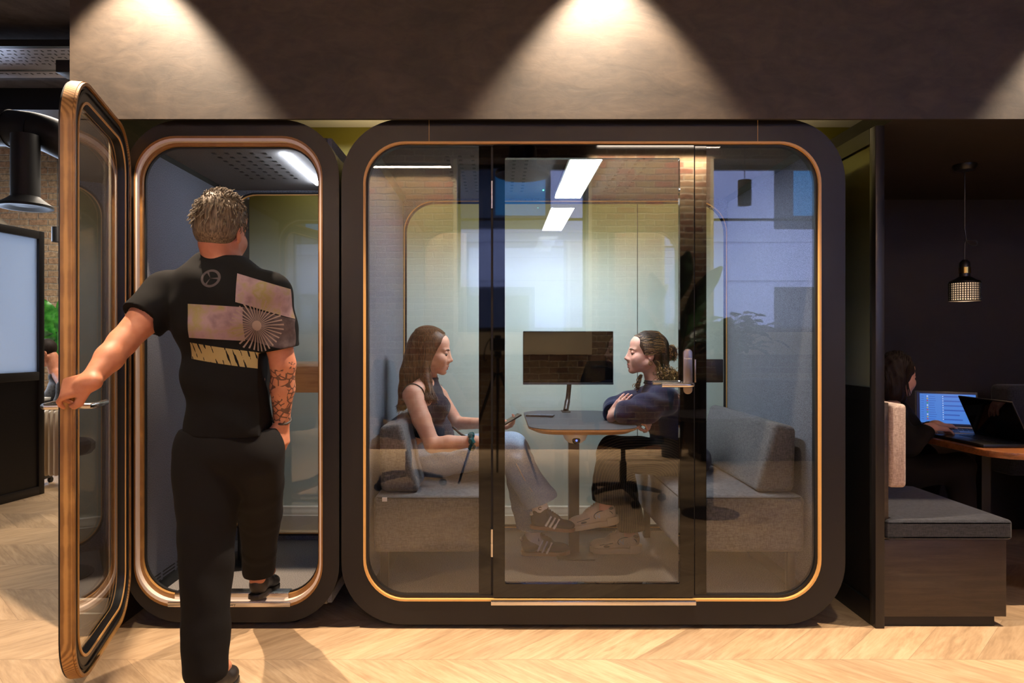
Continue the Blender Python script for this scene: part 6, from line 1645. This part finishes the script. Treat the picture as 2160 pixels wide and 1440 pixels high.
# ---------------------------------------------------------- person working in the nook
def nook_person():
    root = thing('person', (2.15, 0.85, 0), 'dark-haired person in black clothes typing on the lit laptop in the nook', 'person')
    Y0 = 0.92
    Hd = Head(at(1893, 792, Y0), (1, 0.10, -0.12), (0, 0, 1), 0.98)
    S = SDF((1.80, 0.35, 0.40), (2.75, 1.20, 1.42), 0.006); neck = at(1882, 850, Y0)
    Hd.build(S, neck, 0.048)
    S.ell(at(1880, 905, Y0), (0.11, 0.17, 0.14), None, 0.03); S.ell(at(1880, 975, Y0), (0.11, 0.16, 0.15), None, 0.03)
    sN, eN, wN = at(1882, 880, 0.74), at(1915, 940, 0.66), at(1962, 902, 0.66); sF, eF, wF = at(1890, 880, 1.10), at(1925, 930, 1.06), at(1975, 896, 0.92)
    S.cone(neck, sN, 0.045, 0.05, 0.02); S.cone(neck, sF, 0.045, 0.05, 0.02)
    for a, b_, c in ((sN, eN, wN), (sF, eF, wF)):
        S.chain([a, b_, c], [0.05, 0.04, 0.026], 0.012)
        hand(S, c, (1, 0.15, -0.08), (0, 0, 1), 1, (0.25, 0.3, 0.3, 0.35), 0.3, 0.95)
    hN, kN, aN = at(1890, 1000, 0.80), Vector((2.50, 0.72, 0.58)), Vector((2.52, 0.70, 0.12)); hF, kF, aF = at(1890, 1000, 1.0), Vector((2.50, 1.02, 0.58)), Vector((2.52, 1.0, 0.12))
    mkraw('body', S.mesh(), ['skin_fair', 'lip_rose'], root)
    Hd.details(root, 1)
    T = SDF((1.78, 0.38, 0.04), (2.80, 1.26, 1.20), 0.008)
    T.ell(at(1880, 905, Y0), (0.13, 0.19, 0.16), None, 0.03); T.ell(at(1880, 975, Y0), (0.13, 0.18, 0.16), None, 0.03); T.cone(at(1880, 862, Y0), at(1882, 858, Y0), 0.07, 0.066, 0.02)
    for a, b_, c in ((sN, eN, wN), (sF, eF, wF)):
        T.cone(at(1882, 872, Y0), a, 0.07, 0.07, 0.03); T.chain([a, b_, c * 0.75 + b_ * 0.25], [0.068, 0.056, 0.044], 0.02)
    for a, b_, c in ((hN, kN, aN), (hF, kF, aF)): T.chain([a, b_, c], [0.10, 0.07, 0.055], 0.03)
    T.disp(folds(0.004, 14, 16))
    mkraw('black_clothes', T.mesh(), 'dark_trousers', root)
    p = Hd.p; H = SDF(Hd.o - 0.24, Hd.o + 0.2, 0.0045)
    H.ell(p(-0.022, 0, 0.034), (0.108, 0.090, 0.098), Hd.R, 0); H.chain([p(-0.05, -0.03, -0.02), p(-0.045, -0.04, -0.10), p(0.0, -0.05, -0.125)], [0.07, 0.055, 0.030], 0.02); H.chain([p(-0.05, 0.03, -0.02), p(-0.045, 0.04, -0.10)], [0.07, 0.055], 0.02)
    H.ell(p(0.105, 0, -0.03), (0.088, 0.11, 0.105), Hd.R, 0.008, 'sub'); H.disp(lambda X, Y, Z: 0.002 * np.sin(X * 160 + Z * 30) + 0.002 * np.sin(Y * 150 + Z * 20))
    hr = mkraw('hair', H.mesh(), 'hair_black', root); b = MB(); random.seed(9)
    for i in range(160):
        th = random.uniform(-1.5, 1.5); u = random.random()
        x = 0.06 - 0.15 * u; P0 = []
        for k in range(4):
            a = th * (0.3 + 0.25 * k); c_ = math.sqrt(max(0.05, 1 - ((x - 0.012 * k) / 0.112) ** 2)); P0.append(p(x - 0.012 * k - 0.01, 0.092 * c_ * math.sin(a), 0.034 + 0.102 * c_ * math.cos(a)))
        sg = 1 if th > 0 else -1; P0.append(p(x - 0.05, sg * 0.082, -0.03)); P0.append(p(x - 0.02 + random.gauss(0, 0.01), sg * 0.070, -0.12 + random.gauss(0, 0.012)))
        strand(b, P0, 0.0022, 4, 3)
    mk('hair_strands', b, 'hair_black', hr)['kind'] = 'stuff'
nook_person()
# ---------------------------------------------------------- person bent over work at the far left
def far_person():
    root = thing('person', (-4.35, 3.75, 0), 'person in a dark jacket bent over a desk at the far left, beyond the radiator', 'person')
    Y0 = 3.75
    Hd = Head(at(96, 744, Y0), (-0.92, -0.30, -0.55), (-0.3, 0, 1), 1.02)
    S = SDF((-5.0, 3.2, 0.40), (-3.75, 4.15, 1.45), 0.008); neck = at(118, 785, Y0)
    Hd.build(S, neck, 0.055)
    S.ell(at(140, 840, Y0), (0.16, 0.20, 0.17), None, 0.03); S.ell(at(160, 900, Y0), (0.15, 0.18, 0.16), None, 0.03)
    sN, eN, wN = at(140, 815, 3.55), at(128, 872, 3.45), at(90, 868, 3.45)
    S.cone(neck, sN, 0.05, 0.06, 0.02); S.chain([sN, eN, wN], [0.06, 0.045, 0.03], 0.012); hand(S, wN, (-1, 0, -0.1), (0, 0, 1), -1)
    mkraw('body', S.mesh(), ['skin_tan', 'lip_rose'], root)
    Hd.details(root, 1)
    T = SDF((-5.0, 3.15, 0.40), (-3.6, 4.2, 1.30), 0.009)
    T.ell(at(140, 838, Y0), (0.18, 0.22, 0.19), None, 0.03); T.ell(at(160, 900, Y0), (0.17, 0.20, 0.19), None, 0.03); T.cone(at(122, 795, Y0), at(130, 810, Y0), 0.078, 0.11, 0.03)
    T.chain([sN, eN, wN * 0.7 + eN * 0.3], [0.085, 0.068, 0.052], 0.02); T.disp(folds(0.005, 12, 14))
    mkraw('jacket', T.mesh(), 'jacket_dark', root)
    p = Hd.p; H = SDF(Hd.o - 0.16, Hd.o + 0.17, 0.006); H.ell(p(-0.02, 0, 0.038), (0.104, 0.084, 0.094), Hd.R, 0)
    H.ell(p(0.105, 0, -0.04), (0.095, 0.11, 0.105), Hd.R, 0.008, 'sub'); H.plane(p(-0.08, 0, -0.05), Hd.R @ np.array([0.1, 0, -1]))
    mkraw('hair', H.mesh(), 'hair_black', root)
    d = thing('desk', (-4.75, 3.55, 0), 'pale desk under the bent person at the far left', 'desk')
    mk('desk_top', MB().box((-5.6, 3.25, 0.70), (-4.25, 4.0, 0.73), 0.003), 'white_paint', d)
    for x, y in ((-5.5, 3.32), (-4.32, 3.32), (-5.5, 3.93), (-4.32, 3.93)): mk('leg', MB().box((x - 0.02, y - 0.02, 0), (x + 0.02, y + 0.02, 0.70)), 'black_metal', d)
    c = thing('stool', (-3.98, 3.75, 0), 'low dark stool under the person at the far left', 'stool')
    mk('seat', MB().lathe([(0, 0.44), (0.19, 0.44), (0.2, 0.46), (0.19, 0.50), (0, 0.50)], (-3.98, 3.75, 0)), 'black_fabric', c)
    mk('pedestal', MB().lathe([(0.2, 0), (0.2, 0.01), (0.03, 0.03), (0.03, 0.44)], (-3.98, 3.75, 0)), 'black_metal', c)
speckle('jacket_dark', rgb(34, 34, 38), rgb(70, 72, 78), 0.8, 40, 0.2)
far_person()
